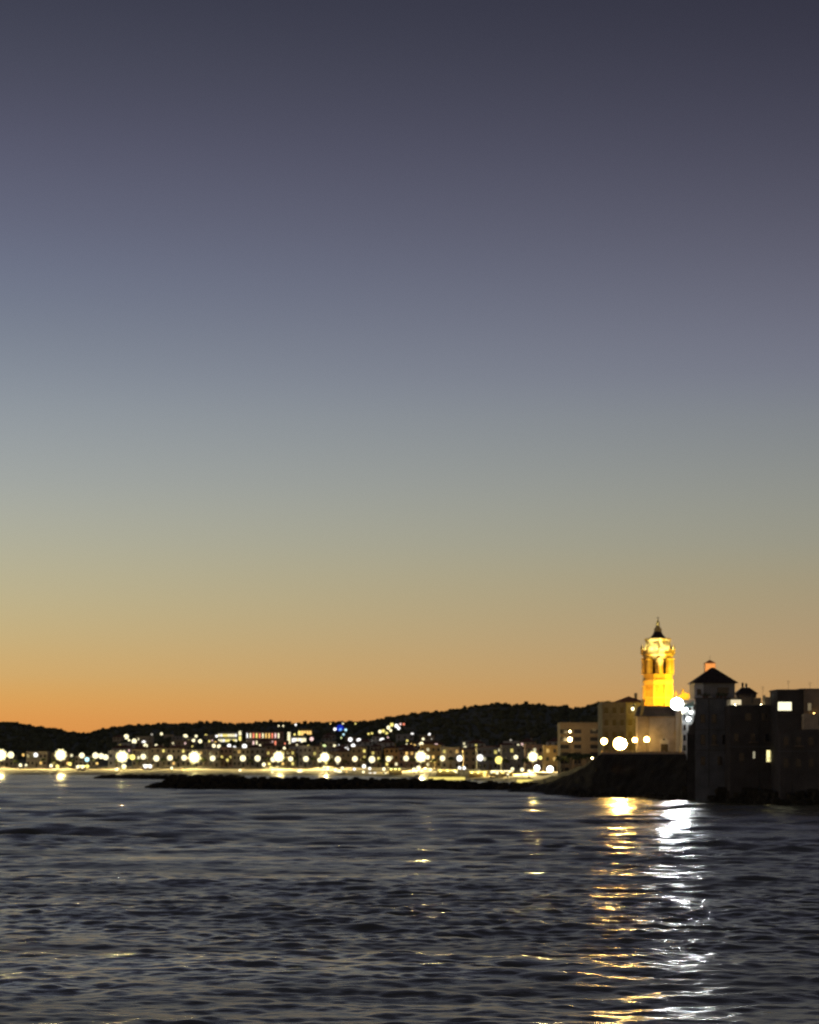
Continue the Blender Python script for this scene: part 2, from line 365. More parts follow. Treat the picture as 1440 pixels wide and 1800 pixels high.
for i, (x, y, dpx) in enumerate(BLAZE):
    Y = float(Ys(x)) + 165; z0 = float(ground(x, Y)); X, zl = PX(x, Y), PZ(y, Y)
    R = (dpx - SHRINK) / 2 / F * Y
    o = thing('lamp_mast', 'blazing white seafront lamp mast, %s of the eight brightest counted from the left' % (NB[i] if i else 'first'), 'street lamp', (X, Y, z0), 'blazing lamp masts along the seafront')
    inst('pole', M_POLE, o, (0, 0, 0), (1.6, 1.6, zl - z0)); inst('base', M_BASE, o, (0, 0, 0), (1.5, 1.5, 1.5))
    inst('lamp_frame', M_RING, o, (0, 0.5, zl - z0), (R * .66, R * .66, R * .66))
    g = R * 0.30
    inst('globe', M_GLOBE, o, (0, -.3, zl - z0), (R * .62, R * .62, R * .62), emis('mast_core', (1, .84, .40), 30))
    for k in range(9):  # ring of dim globes added to imitate lens bloom round the lamp
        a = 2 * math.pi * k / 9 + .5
        inst('globe', M_GLOBE, o, (R * .82 * math.cos(a), -.3, zl - z0 + R * .82 * math.sin(a)), (g, g, g), emis('mast_bloom', (1, .88, .45), 1.5))
    l = bpy.data.lights.new('beach_beam', 'SPOT'); l.energy, l.color, l.spot_size, l.spot_blend, l.shadow_soft_size = 380000, (1, .76, .28), math.radians(150), .5, .4
    lo = bpy.data.objects.new('beach_beam', l); C.objects.link(lo); lo.parent = o; lo.location = (0, -1.2, zl - z0 - R * .7); lo.rotation_euler = (math.radians(-58), 0, 0)
def rel(x, store, key):
    """which blazing lamp stands left of x, and the how-manieth of its kind this is after it"""
    i = max([k for k, b in enumerate(BLAZE) if b[0] <= x], default=0)
    store[(key, i)] = store.get((key, i), 0) + 1
    return ORD[store[(key, i)]], (NB[i] if i else 'first')
CNT = {}
ROW = [(19, 1327, 14, 'c'), (41, 1327, 7, 'a'), (63, 1327, 10, 'w'), (126, 1328, 7, 'c'), (144, 1328, 12, 'c'), (153, 1335, 10, 't'), (168, 1328, 13, 'c'), (178, 1329, 12, 'c'), (186, 1331, 12, 'c'),
       (233, 1331, 12, 'y'), (252, 1330, 12, 'c'), (275, 1333, 13, 'c'), (299, 1332, 12, 'c'), (324, 1332, 12, 'c'), (374, 1333, 12, 'c'), (400, 1336, 7, 'y'), (427, 1333, 13, 'c'), (453, 1333, 13, 'c'),
       (480, 1335, 11, 'c'), (511, 1334, 11, 'c'), (538, 1334, 12, 'c'), (562, 1336, 10, 'c'), (594, 1335, 13, 'c'), (624, 1334, 12, 'c'), (654, 1335, 14, 'c'), (683, 1334, 12, 'c'), (714, 1333, 12, 'c'),
       (752, 1331, 10, 'c'), (778, 1333, 12, 'c'), (808, 1333, 13, 'w'), (844, 1332, 14, 'w'), (877, 1336, 16, 'y'), (907, 1331, 10, 'c'), (950, 1332, 9, 'y')]
for x, y, dpx, c in ROW:
    Y = float(Ys(x)) + 172 + random.uniform(-3, 3); z0 = float(ground(x, Y)); r = max(.55, (dpx - 2.2) / 2 / F * Y)
    n, b = rel(x, CNT, 'row')
    post_lamp('promenade_lamp', '%s globe lamp in the promenade row, %s right of the %s blazing lamp' % (CN[c], n, b), 'street lamp', PX(x, Y), Y, z0, PZ(y, Y), r, glow(c, 1.7 if dpx > 8 else 1.2), 'globe lamps along the promenade')
LOW = [(36, 1345, 8, 'c'), (46, 1345, 6, 'c'), (68, 1340, 7, 'y'), (90, 1346, 8, 'c'), (101, 1347, 8, 'y'), (123, 1343, 8, 'y'), (137, 1348, 8, 'c'), (145, 1348, 8, 'c'), (154, 1347, 8, 'y'), (171, 1342, 6, 'a'),
       (206, 1352, 7, 'c'), (218, 1347, 10, 'c'), (256, 1347, 9, 'w'), (264, 1347, 9, 'w'), (302, 1350, 7, 'c'), (321, 1353, 5, 'a'), (330, 1354, 5, 'a'), (422, 1354, 7, 'c'), (464, 1344, 9, 'c'), (474, 1343, 6, 'y'),
       (479, 1358, 7, 'c'), (527, 1356, 11, 'c'), (570, 1347, 5, 'c'), (577, 1351, 7, 'c'), (590, 1354, 8, 'c'), (597, 1358, 11, 'c'), (602, 1350, 7, 'c'), (609, 1357, 5, 'a'), (615, 1361, 6, 'y'), (623, 1352, 7, 'w'),
       (629, 1361, 6, 'y'), (640, 1347, 9, 'w'), (650, 1351, 7, 'w'), (639, 1357, 7, 'c'), (651, 1361, 9, 'w'), (659, 1361, 9, 'w'), (675, 1352, 8, 'c'), (678, 1360, 7, 'c'), (690, 1361, 7, 'a'), (701, 1353, 7, 'w'),
       (728, 1353, 9, 'c'), (736, 1350, 10, 'c'), (746, 1362, 7, 'c'), (757, 1353, 8, 'c'), (775, 1356, 7, 'a'), (791, 1355, 8, 'y'), (796, 1354, 6, 'c'), (802, 1357, 6, 'c'), (808, 1350, 8, 'w'), (816, 1350, 8, 'w'),
       (833, 1359, 8, 'y'), (843, 1356, 7, 'c'), (852, 1362, 8, 'y'), (864, 1357, 7, 'c'), (874, 1359, 7, 'c'), (884, 1358, 7, 'y'), (893, 1361, 6, 'c'), (901, 1352, 8, 'c'), (918, 1353, 9, 'c'), (930, 1356, 8, 'c'),
       (944, 1350, 15, 'w'), (967, 1352, 16, 'w'), (994, 1349, 6, 'y'), (997, 1357, 8, 'c'), (1024, 1351, 9, 'w')]
for x, y, dpx, c in sorted(LOW):
    Y = on_ground(x, y, 2.6, 60); z0 = float(ground(x, Y)); r = max(.35, (dpx - (SHRINK if dpx > 13 else 2)) / 2 / F * Y)
    n, b = rel(x, CNT, 'low')
    post_lamp('beach_lamp', 'low %s lamp by the sand, %s to the right of the %s blazing lamp' % (CN[c], n, b), 'low lamp', PX(x, Y), Y, z0, PZ(y, Y), r, glow(c, 5 if dpx > 13 else 1.8), 'low lamps by the beach')
HILL = [(222, 1295, 11, 'c'), (227, 1301, 6, 'c'), (236, 1303, 11, 'c'), (253, 1305, 9, 'w'), (256, 1311, 10, 'c'), (275, 1311, 8, 'c'), (267, 1291, 6, 'd'), (284, 1290, 7, 'c'), (307, 1311, 5, 'p'), (326, 1295, 11, 'c'), (332, 1303, 8, 'y'),
        (340, 1302, 8, 'c'), (345, 1294, 7, 'c'), (352, 1303, 9, 'c'), (338, 1312, 5, 'y'), (362, 1294, 9, 'y'), (368, 1303, 6, 'y'), (381, 1294, 7, 'w'), (379, 1306, 8, 'a'), (376, 1311, 9, 'c'), (385, 1312, 9, 'c'), (403, 1311, 9, 'w'),
        (412, 1315, 10, 'w'), (430, 1312, 11, 'w'), (443, 1315, 9, 'w'), (456, 1311, 8, 'c'), (475, 1308, 8, 'p'), (501, 1307, 5, 'r'), (500, 1315, 7, 'c'), (490, 1276, 5, 'c'), (498, 1276, 5, 'c'), (520, 1274, 6, 'w'), (518, 1291, 6, 'y'),
        (548, 1299, 9, 'p'), (571, 1297, 6, 'p'), (531, 1315, 9, 'w'), (542, 1312, 7, 'y'), (554, 1315, 9, 'c'), (570, 1312, 9, 'g'), (588, 1311, 7, 'c'), (597, 1312, 9, 'w'), (609, 1317, 10, 'w'), (621, 1311, 10, 'w'), (616, 1300, 10, 'w'),
        (631, 1302, 11, 'w'), (589, 1282, 8, 'w'), (581, 1272, 5, 'a'), (603, 1272, 5, 'c'), (625, 1272, 5, 'y'), (637, 1325, 6, 'p'), (643, 1324, 6, 'r'), (652, 1304, 7, 'w'), (648, 1290, 6, 'y'), (654, 1289, 6, 'y'), (668, 1286, 8, 'c'), (674, 1285, 8, 'y'),
        (680, 1289, 7, 'y'), (683, 1279, 9, 'c'), (689, 1274, 9, 'y'), (687, 1284, 7, 'c'), (697, 1276, 9, 'w'), (701, 1280, 8, 'w'), (704, 1273, 6, 'p'), (710, 1273, 6, 'r'), (672, 1302, 12, 'w'), (682, 1296, 5, 'p'), (693, 1317, 9, 'w'), (725, 1291, 8, 'w'),
        (755, 1291, 7, 'w'), (744, 1299, 7, 'c'), (759, 1299, 5, 'd'), (741, 1308, 10, 'c'), (716, 1302, 6, 'y'), (715, 1309, 6, 'c'), (723, 1308, 5, 'a'), (729, 1310, 6, 'a'), (767, 1312, 12, 'p'), (754, 1316, 7, 'c'), (746, 1316, 5, 'y'),
        (814, 1322, 8, 'c'), (818, 1315, 9, 'c'), (898, 1301, 6, 'd'), (911, 1311, 8, 'c'), (905, 1315, 7, 'c'), (604, 1291, 6, 't'), (608, 1283, 7, 't'), (600, 1297, 5, 'g')]
EC['d'] = (1, .92, .75); CN['d'] = 'dim'
for x, y, dpx, c in sorted(HILL):
    Y = on_ground(x, y, 5.5, 290); z0 = float(ground(x, Y)); r = max(.5, (dpx - 2.2) / 2 / F * Y)
    hi = y < 1303
    n, b = rel(x, CNT, 'hi' if hi else 'lo')
    post_lamp('hillside_lamp', '%s lamp %s the hillside, %s right of the %s blazing lamp' % (CN[c], 'high on' if hi else 'low down on', n, b), 'street lamp', PX(x, Y), Y, z0, max(PZ(y, Y), z0 + 3), r,
              glow(c, .45 if c == 'd' else 1.7 if c in 'wc' else 1.3), 'lamps on the hillside')

# ------------------------------------------------------------------ town houses
WALLS = [mat('render_' + n, c, .9, .12, .3) for n, c in (('cream', (.55, .46, .32)), ('white', (.66, .62, .54)), ('tan', (.42, .32, .20)), ('ochre', (.48, .33, .15)), ('rose', (.46, .30, .22)), ('grey', (.36, .34, .30)))]
WN = ['cream', 'white', 'tan', 'ochre', 'rose', 'grey']
TILE = mat('roof_tile', (.20, .10, .06), .9, .3, .8); PANE = mat('dark_pane', (.03, .03, .035), .15, .1, 1, spec=.5); SHUT = mat('shutter', (.10, .08, .05), .8, .2, 1)
FRAME = mat('window_frame', (.5, .46, .4), .7, .1, 2)
M_WIN = MB().box(-.5, .5, -.06, .1, 0, 1).mesh('window', PANE)
M_SILL = MB().box(-.62, .62, -.22, .05, -.08, 0).mesh('sill', FRAME)
M_DOOR = MB().box(-.5, .5, -.08, .1, 0, 1).mesh('door', SHUT)
def house(label, X0, X1, Y, z0, z1, wm, roof='flat', cols=3, rows=3, lit=(), depth=11, group=None, name='town_house', winmat=None, ww=None, wh=None, cat='house', balcony=False, door=True, sills=False):
    o = thing(name, label, cat, ((X0 + X1) / 2, Y, z0), group); wdt = X1 - X0; hh = z1 - z0
    if balcony == 'bands': pass
    b = MB().box(X0, X1, Y, Y + depth, z0 - 1.5, z1); b.build('wall', wm, o)
    if roof == 'flat':
        t = MB(); e = .25
        t.box(X0 - e, X1 + e, Y - e, Y + depth + e, z1 - .1, z1 + .25); t.box(X0, X1, Y + .05, Y + .35, z1 + .25, z1 + .9)
        t.box(X0, X0 + .3, Y + .35, Y + depth, z1 + .25, z1 + .9); t.box(X1 - .3, X1, Y + .35, Y + depth, z1 + .25, z1 + .9)
        t.build('parapet', wm, o)
    elif roof == 'hip':
        rf = MB().hip(X0 - .5, X1 + .5, Y - .5, Y + depth + .5, z1 - .02, z1 + min(2.6, wdt * .22), max(0, wdt / 2 - depth / 2)).build('roof', TILE, o)
        MB().box(X0 + wdt * .7, X0 + wdt * .7 + .8, Y + depth * .4, Y + depth * .4 + .8, z1 + .2, z1 + 2.6).build('chimney', wm, rf)
    elif roof == 'gable':
        MB().gable(X0 - .4, X1 + .4, Y - .4, Y + depth + .4, z1 - .02, z1 + wdt * .22).build('roof', TILE, o)
    if rows and cols:
        fh = hh / rows; W = ww or min(1.3, wdt / cols * .5); Hh = wh or min(1.7, fh * .55)
        for j in range(rows):
            for i in range(cols):
                if door and j == 0 and i == cols // 2:
                    inst('door', M_DOOR, o, (-wdt / 2 + (i + .5) * wdt / cols, 0, 0), (W, 1, min(2.4, fh * .8))); continue
                mt = lit.get((i, j)) if isinstance(lit, dict) else None
                wn = inst('window', M_WIN, o, (-wdt / 2 + (i + .5) * wdt / cols, 0, j * fh + fh * .32), (W, 1, Hh), mt or winmat or PANE)
                if sills: inst('sill', M_SILL, o, (-wdt / 2 + (i + .5) * wdt / cols, 0, j * fh + fh * .32), (W, 1, 1))
    return o
# front row behind the promenade
x = -60; HC = {}
while x < 985:
    wpx = random.uniform(18, 38); gap = random.choice((0.3, 0.3, 0.5, 6)) if x > 200 else random.choice((0.5, 8, 22))
    Y = float(Ys(x + wpx / 2)) + 215 + random.uniform(0, 12)
    top = random.uniform(1311, 1324) if x > 200 else random.uniform(1322, 1332)
    k = random.choice((0, 0, 1, 2, 2, 3, 4, 5)); X0, X1 = PX(x, Y), PX(x + wpx, Y); z1 = PZ(top, Y); rws = max(2, int((z1 - 3.2) / 3.1)); cl = max(2, int((X1 - X0) / 2.6))
    lit = {(i, j): glow(random.choice('cyyaa'), random.choice((.7, 1.2))) for i in range(cl) for j in range(rws) if random.random() < .20}
    n, b = rel(max(x + wpx / 2, 3), HC, 'front')
    house('%s seafront house behind the promenade, %s to the right of the %s blazing lamp' % (WN[k], n, b), X0, X1, Y, 3.2, z1, WALLS[k], random.choice(('flat', 'flat', 'hip')), cl, rws, lit, 12, 'seafront houses')
    x += wpx + gap
# houses up the slope
for j, (ya, yb, n0) in enumerate(((1312, 1318, 24), (1301, 1308, 20), (1291, 1297, 15))):
    for i in range(n0):
        x = 205 + (i + random.random()) * (780 if j < 2 else 560) / n0; yt = random.uniform(ya, yb)
        if j == 2 and 375 < x < 560: continue
        Y = on_ground(x, yt, 7, 300 + 60 * j)
        if Y > YR - 60: continue
        z0 = float(ground(x, Y)); hw = random.uniform(4.5, 8); k = random.choice((0, 1, 1, 2, 4, 5)); X = PX(x, Y)
        lit = {(a, b): glow(random.choice('cycap'), .9) for a in range(3) for b in range(2) if random.random() < .13}
        n, b = rel(x, HC, 'hill%d' % j)
        house('%s house %s the hillside, %s to the right of the %s blazing lamp' % (WN[k], ('low on', 'halfway up', 'high on')[j], n, b), X - hw, X + hw, Y, z0, z0 + random.uniform(5.5, 7.5), WALLS[k], random.choice(('flat', 'hip')), 3, 2, lit, 9, 'houses on the hillside')
# houses that show as lit fronts
def front(x0, x1, yt, yb, hgt_extra, label, wm, cols, rows, lit, **k):
    Y = on_ground((x0 + x1) / 2, yb, 0.5, 300); z0 = float(ground((x0 + x1) / 2, Y)); z1 = PZ(yt, Y)
    return house(label, PX(x0, Y), PX(x1, Y), Y, z0, max(z1, z0 + 3), wm, 'flat', cols, rows, lit, 10, door=False, **k)
g_ = lambda s: [glow(c, 1.5) if c != '.' else None for c in s]
def litmap(*rws):     # strings from the top floor down
    d = {}
    for j, s in enumerate(reversed(rws)):
        for i, q in enumerate(s):
            if q != '.': d[(i, j)] = glow(q, 1.4)
    return d
front(383, 417, 1289, 1306, 0, 'long building with a fully lit glazed front high on the hillside', WALLS[1], 8, 2, litmap('cwyycccw', 'ccwyycyc'), name='lit_hotel', cat='hotel', ww=1.6, wh=2.4)
front(432, 498, 1288, 1314, 0, 'wide dark block with tall red and yellow lit windows on the hillside', WALLS[4], 12, 2, litmap('wcryrcaarpc.', 'cwpcycpyprcw'), name='lit_apartment_block', cat='apartment block', ww=1.15, wh=3.9)
front(505, 511, 1290, 1310, 0, 'narrow tower house with one tall cream lit window on the hillside', WALLS[0], 1, 2, litmap('c', 'c'), name='narrow_house', ww=2.4, wh=5)
front(419, 425, 1286, 1304, 0, 'narrow pale house with tall yellow window beside the lit glazed building', WALLS[0], 1, 2, litmap('c', 'y'), name='narrow_house', ww=2.2, wh=4)
front(524, 548, 1283, 1296, 0, 'house with gold lit front just below the ridge', WALLS[3], 5, 1, litmap('yaaaa'), name='gold_house', ww=2.2, wh=4.2)
front(513, 538, 1296, 1308, 0, 'low house with a long white lit gallery on the hillside', WALLS[1], 6, 1, litmap('wwcwcc'), name='gallery_house', ww=2.0, wh=3.6)
front(288, 305, 1293, 1302, 0, 'low house with a dim wide gallery alone below the ridge', WALLS[0], 3, 1, {}, name='low_house', ww=1.4, wh=1.4)
# the blue sign on the hill
Y = on_ground(598, 1289, 0.5, 300); z0 = float(ground(598, Y))
sg = thing('illuminated_sign', 'round blue illuminated sign on posts below the ridge', 'sign', (PX(598, Y), Y, z0))
MB().tube((PX(598, Y), Y + .3, PZ(1280, Y)), (PX(598, Y), Y, PZ(1280, Y)), 3.6, 3.6, 20).build('panel', emis('blue_panel', (.01, .03, .55), .8), sg)
MB().tube((PX(598.5, Y), Y - .1, PZ(1282.5, Y)), (PX(598.5, Y), Y - .3, PZ(1282.5, Y)), 1.5, 1.5, 14).build('emblem', emis('blue_emblem', (.15, .4, 1), 1.2), sg)
for s in (-2, 2): MB().box(PX(598, Y) + s - .15, PX(598, Y) + s + .15, Y + .35, Y + .6, z0 - 1, PZ(1280, Y)).build('post', IRON, sg)

# beach bars on the sand with strips of yellow light
def bar(x0, x1, yb, yt, label, c='y', e=1.3, d0=40):
    Y = on_ground((x0 + x1) / 2, yb, 0.3, d0); z0 = float(ground((x0 + x1) / 2, Y)); X0, X1, z1 = PX(x0, Y), PX(x1, Y), max(PZ(yt, Y), z0 + 2.6)
    o = thing('beach_bar', label, 'beach bar', ((X0 + X1) / 2, Y, z0))
    MB().box(X0, X1, Y + 3, Y + 3.2, z0, z1).build('back_wall', WALLS[0], o)
    MB().box(X0 - .6, X1 + .6, Y - .8, Y + 3.6, z1, z1 + .25).build('roof', WALLS[2], o)
    n = max(3, int((X1 - X0) / 3))
    for k in range(n + 1):
        xx = X0 + (X1 - X0) * k / n; MB().box(xx - .1, xx + .1, Y - .1, Y + .1, z0, z1).build('post', FRAME, o)
    MB().box(X0, X1, Y + .3, Y + .9, z0, z0 + 1.05).build('counter', WALLS[3], o)
    MB().box(X0 + .3, X1 - .3, Y - .7, Y - .55, z1 - .45, z1 - .05).build('light_strip', glow(c, e * 1.6), o)
    for k in range(n):
        xx = X0 + (X1 - X0) * (k + .5) / n; MB().ball((xx, Y + 1.6, z1 - .5), .35, 8, 6).build('bulb', glow('y', 9), o)
bar(768, 806, 1363, 1353, 'beach bar with hanging bulbs above the bright yellow quay strip')
bar(824, 858, 1365, 1356, 'yellow lit beach bar with hanging bulbs right of the quay strip', 'y')
bar(862, 903, 1364, 1355, 'pale lit beach bar farthest along towards the headland', 'c')
bar(684, 706, 1362, 1350, 'small dim green roofed kiosk left of the seventh blazing lamp', 'g', .4)
bar(136, 150, 1353, 1345, 'small lit kiosk right of the second blazing lamp', 'c', 1)
bar(250, 268, 1352, 1344, 'small white lit kiosk right of the third blazing lamp', 'w', 1)
# quay walls with a glowing yellow strip over most of the face
def quay(x0, x1, y0, y1, Y, label):
    o = thing('quay_wall', label, 'quay', (PX((x0 + x1) / 2, Y), Y, 0))
    X0, X1 = PX(x0, Y), PX(x1, Y); zt, zb = PZ(y0, Y), PZ(y1, Y)
    MB().box(X0, X1, Y, Y + 8, -1.5, zt + .15).build('wall', WALLS[0], o)
    MB().box(X0 - .1, X1 + .1, Y - .25, Y + 8.1, zt + .15, zt + .4).build('coping', STONE, o)
    MB().box(X0 + .1, X1 - .1, Y - .12, Y - .01, max(zb, .15), zt).build('light_strip', emis('quay_strip', (1, .80, .20), 1.05), o)
quay(752, 818, 1366, 1371, 930, 'low quay wall with a long bright yellow light strip')
quay(908, 937, 1370, 1376, 800, 'short quay wall with a yellow light strip beside the headland')

# palms on the promenade
BARK = mat('palm_bark', (.32, .24, .14), .95, .25, 2); FROND = mat('palm_frond', (.09, .11, .035), .8, .3, 1)
PALMV = []
def palm(x, ybase, ytop, Y, label):
    z0 = PZ(ybase, Y) if ybase else float(ground(x, Y)); X, z1 = PX(x, Y), PZ(ytop, Y)
    r = random.Random(int(x * 7)); o = thing('palm_tree', label, 'palm tree', (X, Y, z0), 'palm trees on the seafront'); ln = r.uniform(-.4, .4)
    MB().tube((X, Y, z0 - .3), (X + ln, Y, (z0 + z1) / 2), .32, .24, 8).tube((X + ln, Y, (z0 + z1) / 2), (X + ln * 1.6, Y, z1), .24, .20, 8).build('trunk', BARK, o)
    cr = MB()
    for k in range(22):
        a = 2 * math.pi * k / 22 + r.uniform(-.15, .15); up = r.uniform(-.2, 1.1); R = r.uniform(2.0, 2.8); p = Vector((X + ln * 1.6, Y, z1)); d = Vector((math.cos(a), math.sin(a), 0)); sd = Vector((-math.sin(a), math.cos(a), 0)); prev = None
        for q in range(6):
            t = q / 5; c = p + d * R * t + Vector((0, 0, R * (up * t - (up * .7 + .75) * t * t))); wd = .42 * math.sin(math.pi * min(.97, t * .9 + .1))
            cur = (c + sd * wd - Vector((0, 0, wd * .5)), c, c - sd * wd - Vector((0, 0, wd * .5)))
            if prev: cr.add([*prev, *cur], [(0, 1, 4, 3), (1, 2, 5, 4)])
            prev = cur
    cr.build('crown', FROND, o)
for i, x in enumerate((28, 78, 96, 128, 162, 205, 243, 286, 312, 358, 390, 400, 440, 470, 505, 520, 552, 584, 606, 640, 668, 726, 764, 792, 862, 890, 923)):
    Y = float(Ys(x)) + 178 + random.uniform(-6, 6); n, b = rel(x, HC, 'palm')
    palm(x, None, random.uniform(1331, 1337), Y, 'palm on the promenade, %s palm to the right of the %s blazing lamp' % (n, b))
for i, (x, yb, yt) in enumerate(((981, 1358, 1330), (991, 1357, 1331), (1003, 1357, 1326), (1014, 1352, 1328), (1022, 1350, 1327), (1031, 1348, 1326), (1041, 1342, 1330))):
    palm(x, None, yt, float(Ys(x)) + 45 - i * 3, 'tall palm below the pale apartment house, %s of seven from the left' % ORD[i + 1])

# lone pines on the ridge
for i, (x, hpx) in enumerate(((925, 6), (476, 5), (509, 5), (536, 6), (380, 4), (948, 4), (1052, 5))):
    Y = YR - 20; X = PX(x, Y); z0 = float(ground(x, Y)) - .5; hh = hpx / F * Y + 2; r = random.Random(i)
    o = thing('ridge_pine', 'dark pine standing out on the ridge %s' % ('on the hump of the big hill', 'above the red windowed block', 'left of the gold lit house', 'above the gold lit house', 'above the lit glazed building', 'right of the hump of the big hill', 'just left of the headland mansion')[i], 'tree', (X, Y, z0))
    MB().tube((X, Y, z0), (X, Y, z0 + hh * .6), .35, .22).build('trunk', BARK, o)
    cr = MB()
    for q in range(160):
        v = Vector((r.gauss(0, 1), r.gauss(0, 1), r.gauss(0, .6))).normalized() * r.random() ** .4; c = Vector((X, Y, z0 + hh * .68)) + Vector((v.x * hh * .42, v.y * hh * .42, v.z * hh * .36)); s = r.uniform(.4, .9)
        e1 = Vector((r.uniform(-1, 1), r.uniform(-1, 1), r.uniform(-1, 1))).normalized() * s; e2 = e1.orthogonal().normalized() * s
        cr.add([c - e1, c + e2, c + e1, c - e2], [(0, 1, 2, 3)])
    cr.build('crown', mat('pine', (.04, .05, .02), 1, .3, .5), o)

# ------------------------------------------------------------------ pale apartment house and mansion left of the church
Y = 800.0; X0, X1, zt = PX(985, Y), PX(1056, Y), PZ(1274, Y)
ap = house('pale flat roofed apartment house with stacked balconies behind the palms', X0, X1, Y, 2.0, zt, WALLS[2], 'flat', 0, 0, (), 14, name='apartment_house', cat='apartment house')
W_ = X1 - X0
for j in range(6):
    zz = zt - 1.4 - (j + 1) * 2.75 + 1.0 - 2.0
    for (a, b) in ((0.0, 0.22), (0.34, 0.52), (0.74, 0.98)):
        xa, xb = -W_ / 2 + a * W_, -W_ / 2 + b * W_
        inst('balcony_opening', M_WIN, ap, ((xa + xb) / 2, 0, zz), (xb - xa, 1, 1.5), PANE)
        inst('balcony_slab', M_SILL, ap, ((xa + xb) / 2, 0, zz), ((xb - xa) / 1.24, 5, 2))
for x, y, dpx, c, nm in ((1002, 1286, 8, 'c', 'small cream lamp on the front of the pale apartment house, the upper one'), (1002, 1300, 13, 'w', 'round white lamp in front of the pale apartment house, the larger of two stacked'), (1053, 1280, 8, 'c', 'small cream lamp at the right edge of the pale apartment house'), (1041, 1333, 8, 'c', 'small cream lamp on the rocks at the top of the headland slope')):
    Yl = 790.0 if y < 1325 else 590.0; z0 = 2.5 if y < 1325 else PZ(1338, 590)
    post_lamp('tall_lamp', nm, 'street lamp', PX(x, Yl), Yl, z0, PZ(y, Yl), (dpx - SHRINK - (1 if dpx > 10 else 0)) / 2 / F * Yl, emis('apartment_lamp', (1, .70, .30), 60 if dpx > 10 else 34), 'lamps by the pale apartment house')

TERR = PZ(1325.5, 540.0)
ms = house('olive lit stone mansion with shuttered windows left of the bell tower', PX(1059, 604), PX(1129, 604), 604, TERR, PZ(1240, 604), mat('olive_render', (.25, .235, .17), .9, .25, .5), 'flat', 5, 4, {}, 14, name='stone_mansion', cat='mansion', winmat=mat('olive_shutter', (.18, .155, .09), .9, .2, 1), sills=True)
dk = house('dark hip roofed house with a chimney behind the mansion', PX(1083, 622), PX(1133, 622), 622, TERR, PZ(1234, 622), WALLS[5], 'hip', 4, 4, {}, 10, name='dark_house', sills=False)
lm = thing('wall_lantern', 'small cream lantern high on the olive lit mansion', 'lantern', (PX(1113, 603), 603.6, PZ(1246, 603)))
inst('globe', M_GLOBE, lm, (0, 0, 0), (.42, .42, .42), glow('c', 4)); MB().box(PX(1113, 603) - .06, PX(1113, 603) + .06, 603.6, 604.0, PZ(1246, 603) - .6, PZ(1246, 603) - .45).build('bracket', IRON, lm)

# ------------------------------------------------------------------ terrace lamps
PARA = mat('parapet_stone', (.50, .38, .24), .9, .15, .6)
tp = thing('terrace_parapet', 'low stone parapet along the edge of the lamplit terrace', 'parapet', (PX(1130, 545), 545, TERR))
pts = [(u, float(ip(u, WATERLINE)) + 12.5) for u in np.linspace(1058, 1204, 17)]
for (ua, ya), (ub, yb) in zip(pts, pts[1:]):
    xa, xb = PX(ua, ya), PX(ub, yb)
    zA, zB = PZ(1325.5, ya), PZ(1325.5, yb)
    MB().add([(xa, ya, zA - .3), (xb, yb, zB - .3), (xb, yb + .4, zB - .3), (xa, ya + .4, zA - .3), (xa, ya, zA + .55), (xb, yb, zB + .55), (xb, yb + .4, zB + .55), (xa, ya + .4, zA + .55)],
             [(0, 3, 2, 1), (4, 5, 6, 7), (0, 1, 5, 4), (1, 2, 6, 5), (2, 3, 7, 6), (3, 0, 4, 7)]).build('panel', PARA, tp)
    MB().box(xa - .22, xa + .22, ya - .05, ya + .45, zA - .3, zA + .8).build('pier', PARA, tp)
OR = (1, .60, .16)
EC['o'] = OR; CN['o'] = 'orange'
for x, y, dpx, e, mt, nm in ((1062, 1303, 16, 30, 'o', 'white globe lamp at the left end of the terrace parapet'), (1089, 1307, 26, 34, 'o', 'blazing orange white lamp on the church terrace, the brightest there'),
                             (1116, 1301, 13, 40, 'o', 'cream globe lamp on the terrace just right of the blazing orange one'), (1137, 1300, 14, 40, 'o', 'cream globe lamp on the terrace nearest the church front')):
    Y = float(ip(x, WATERLINE)) + 20; r = (dpx - SHRINK) / 2 / F * Y
    tl = post_lamp('terrace_lamp', nm, 'street lamp', PX(x, Y), Y, PZ(1325.5, Y) - .3, PZ(y, Y), r, glow(mt, e), 'globe lamps on the church terrace')
    if dpx > 20:      # its reflector and sea-facing lens are added to brighten its glitter on the water
        rz = PZ(y, Y) - tl.location.z
        for nm_, prof, mt_ in (('added_hood', [(.02, -.5), (.3, -.5), (1.2, -.12), (1.28, .04), (1.42, 3.4), (1.36, 3.4), (1.2, .1)], IRON), ('lens', [(1.15, -.02), (1.15, 0), (.8, .12), (.05, .18)], emis('added_sea_emitter', (1, .58, .14), 2300))):
            q = MB().lathe(0, 0, prof, 16, caps=(nm_ == 'lens')).build(nm_, mt_); q.parent = tl; q.location = (0, -r - .6, rz); q.rotation_euler = (math.radians(92), 0, 0)

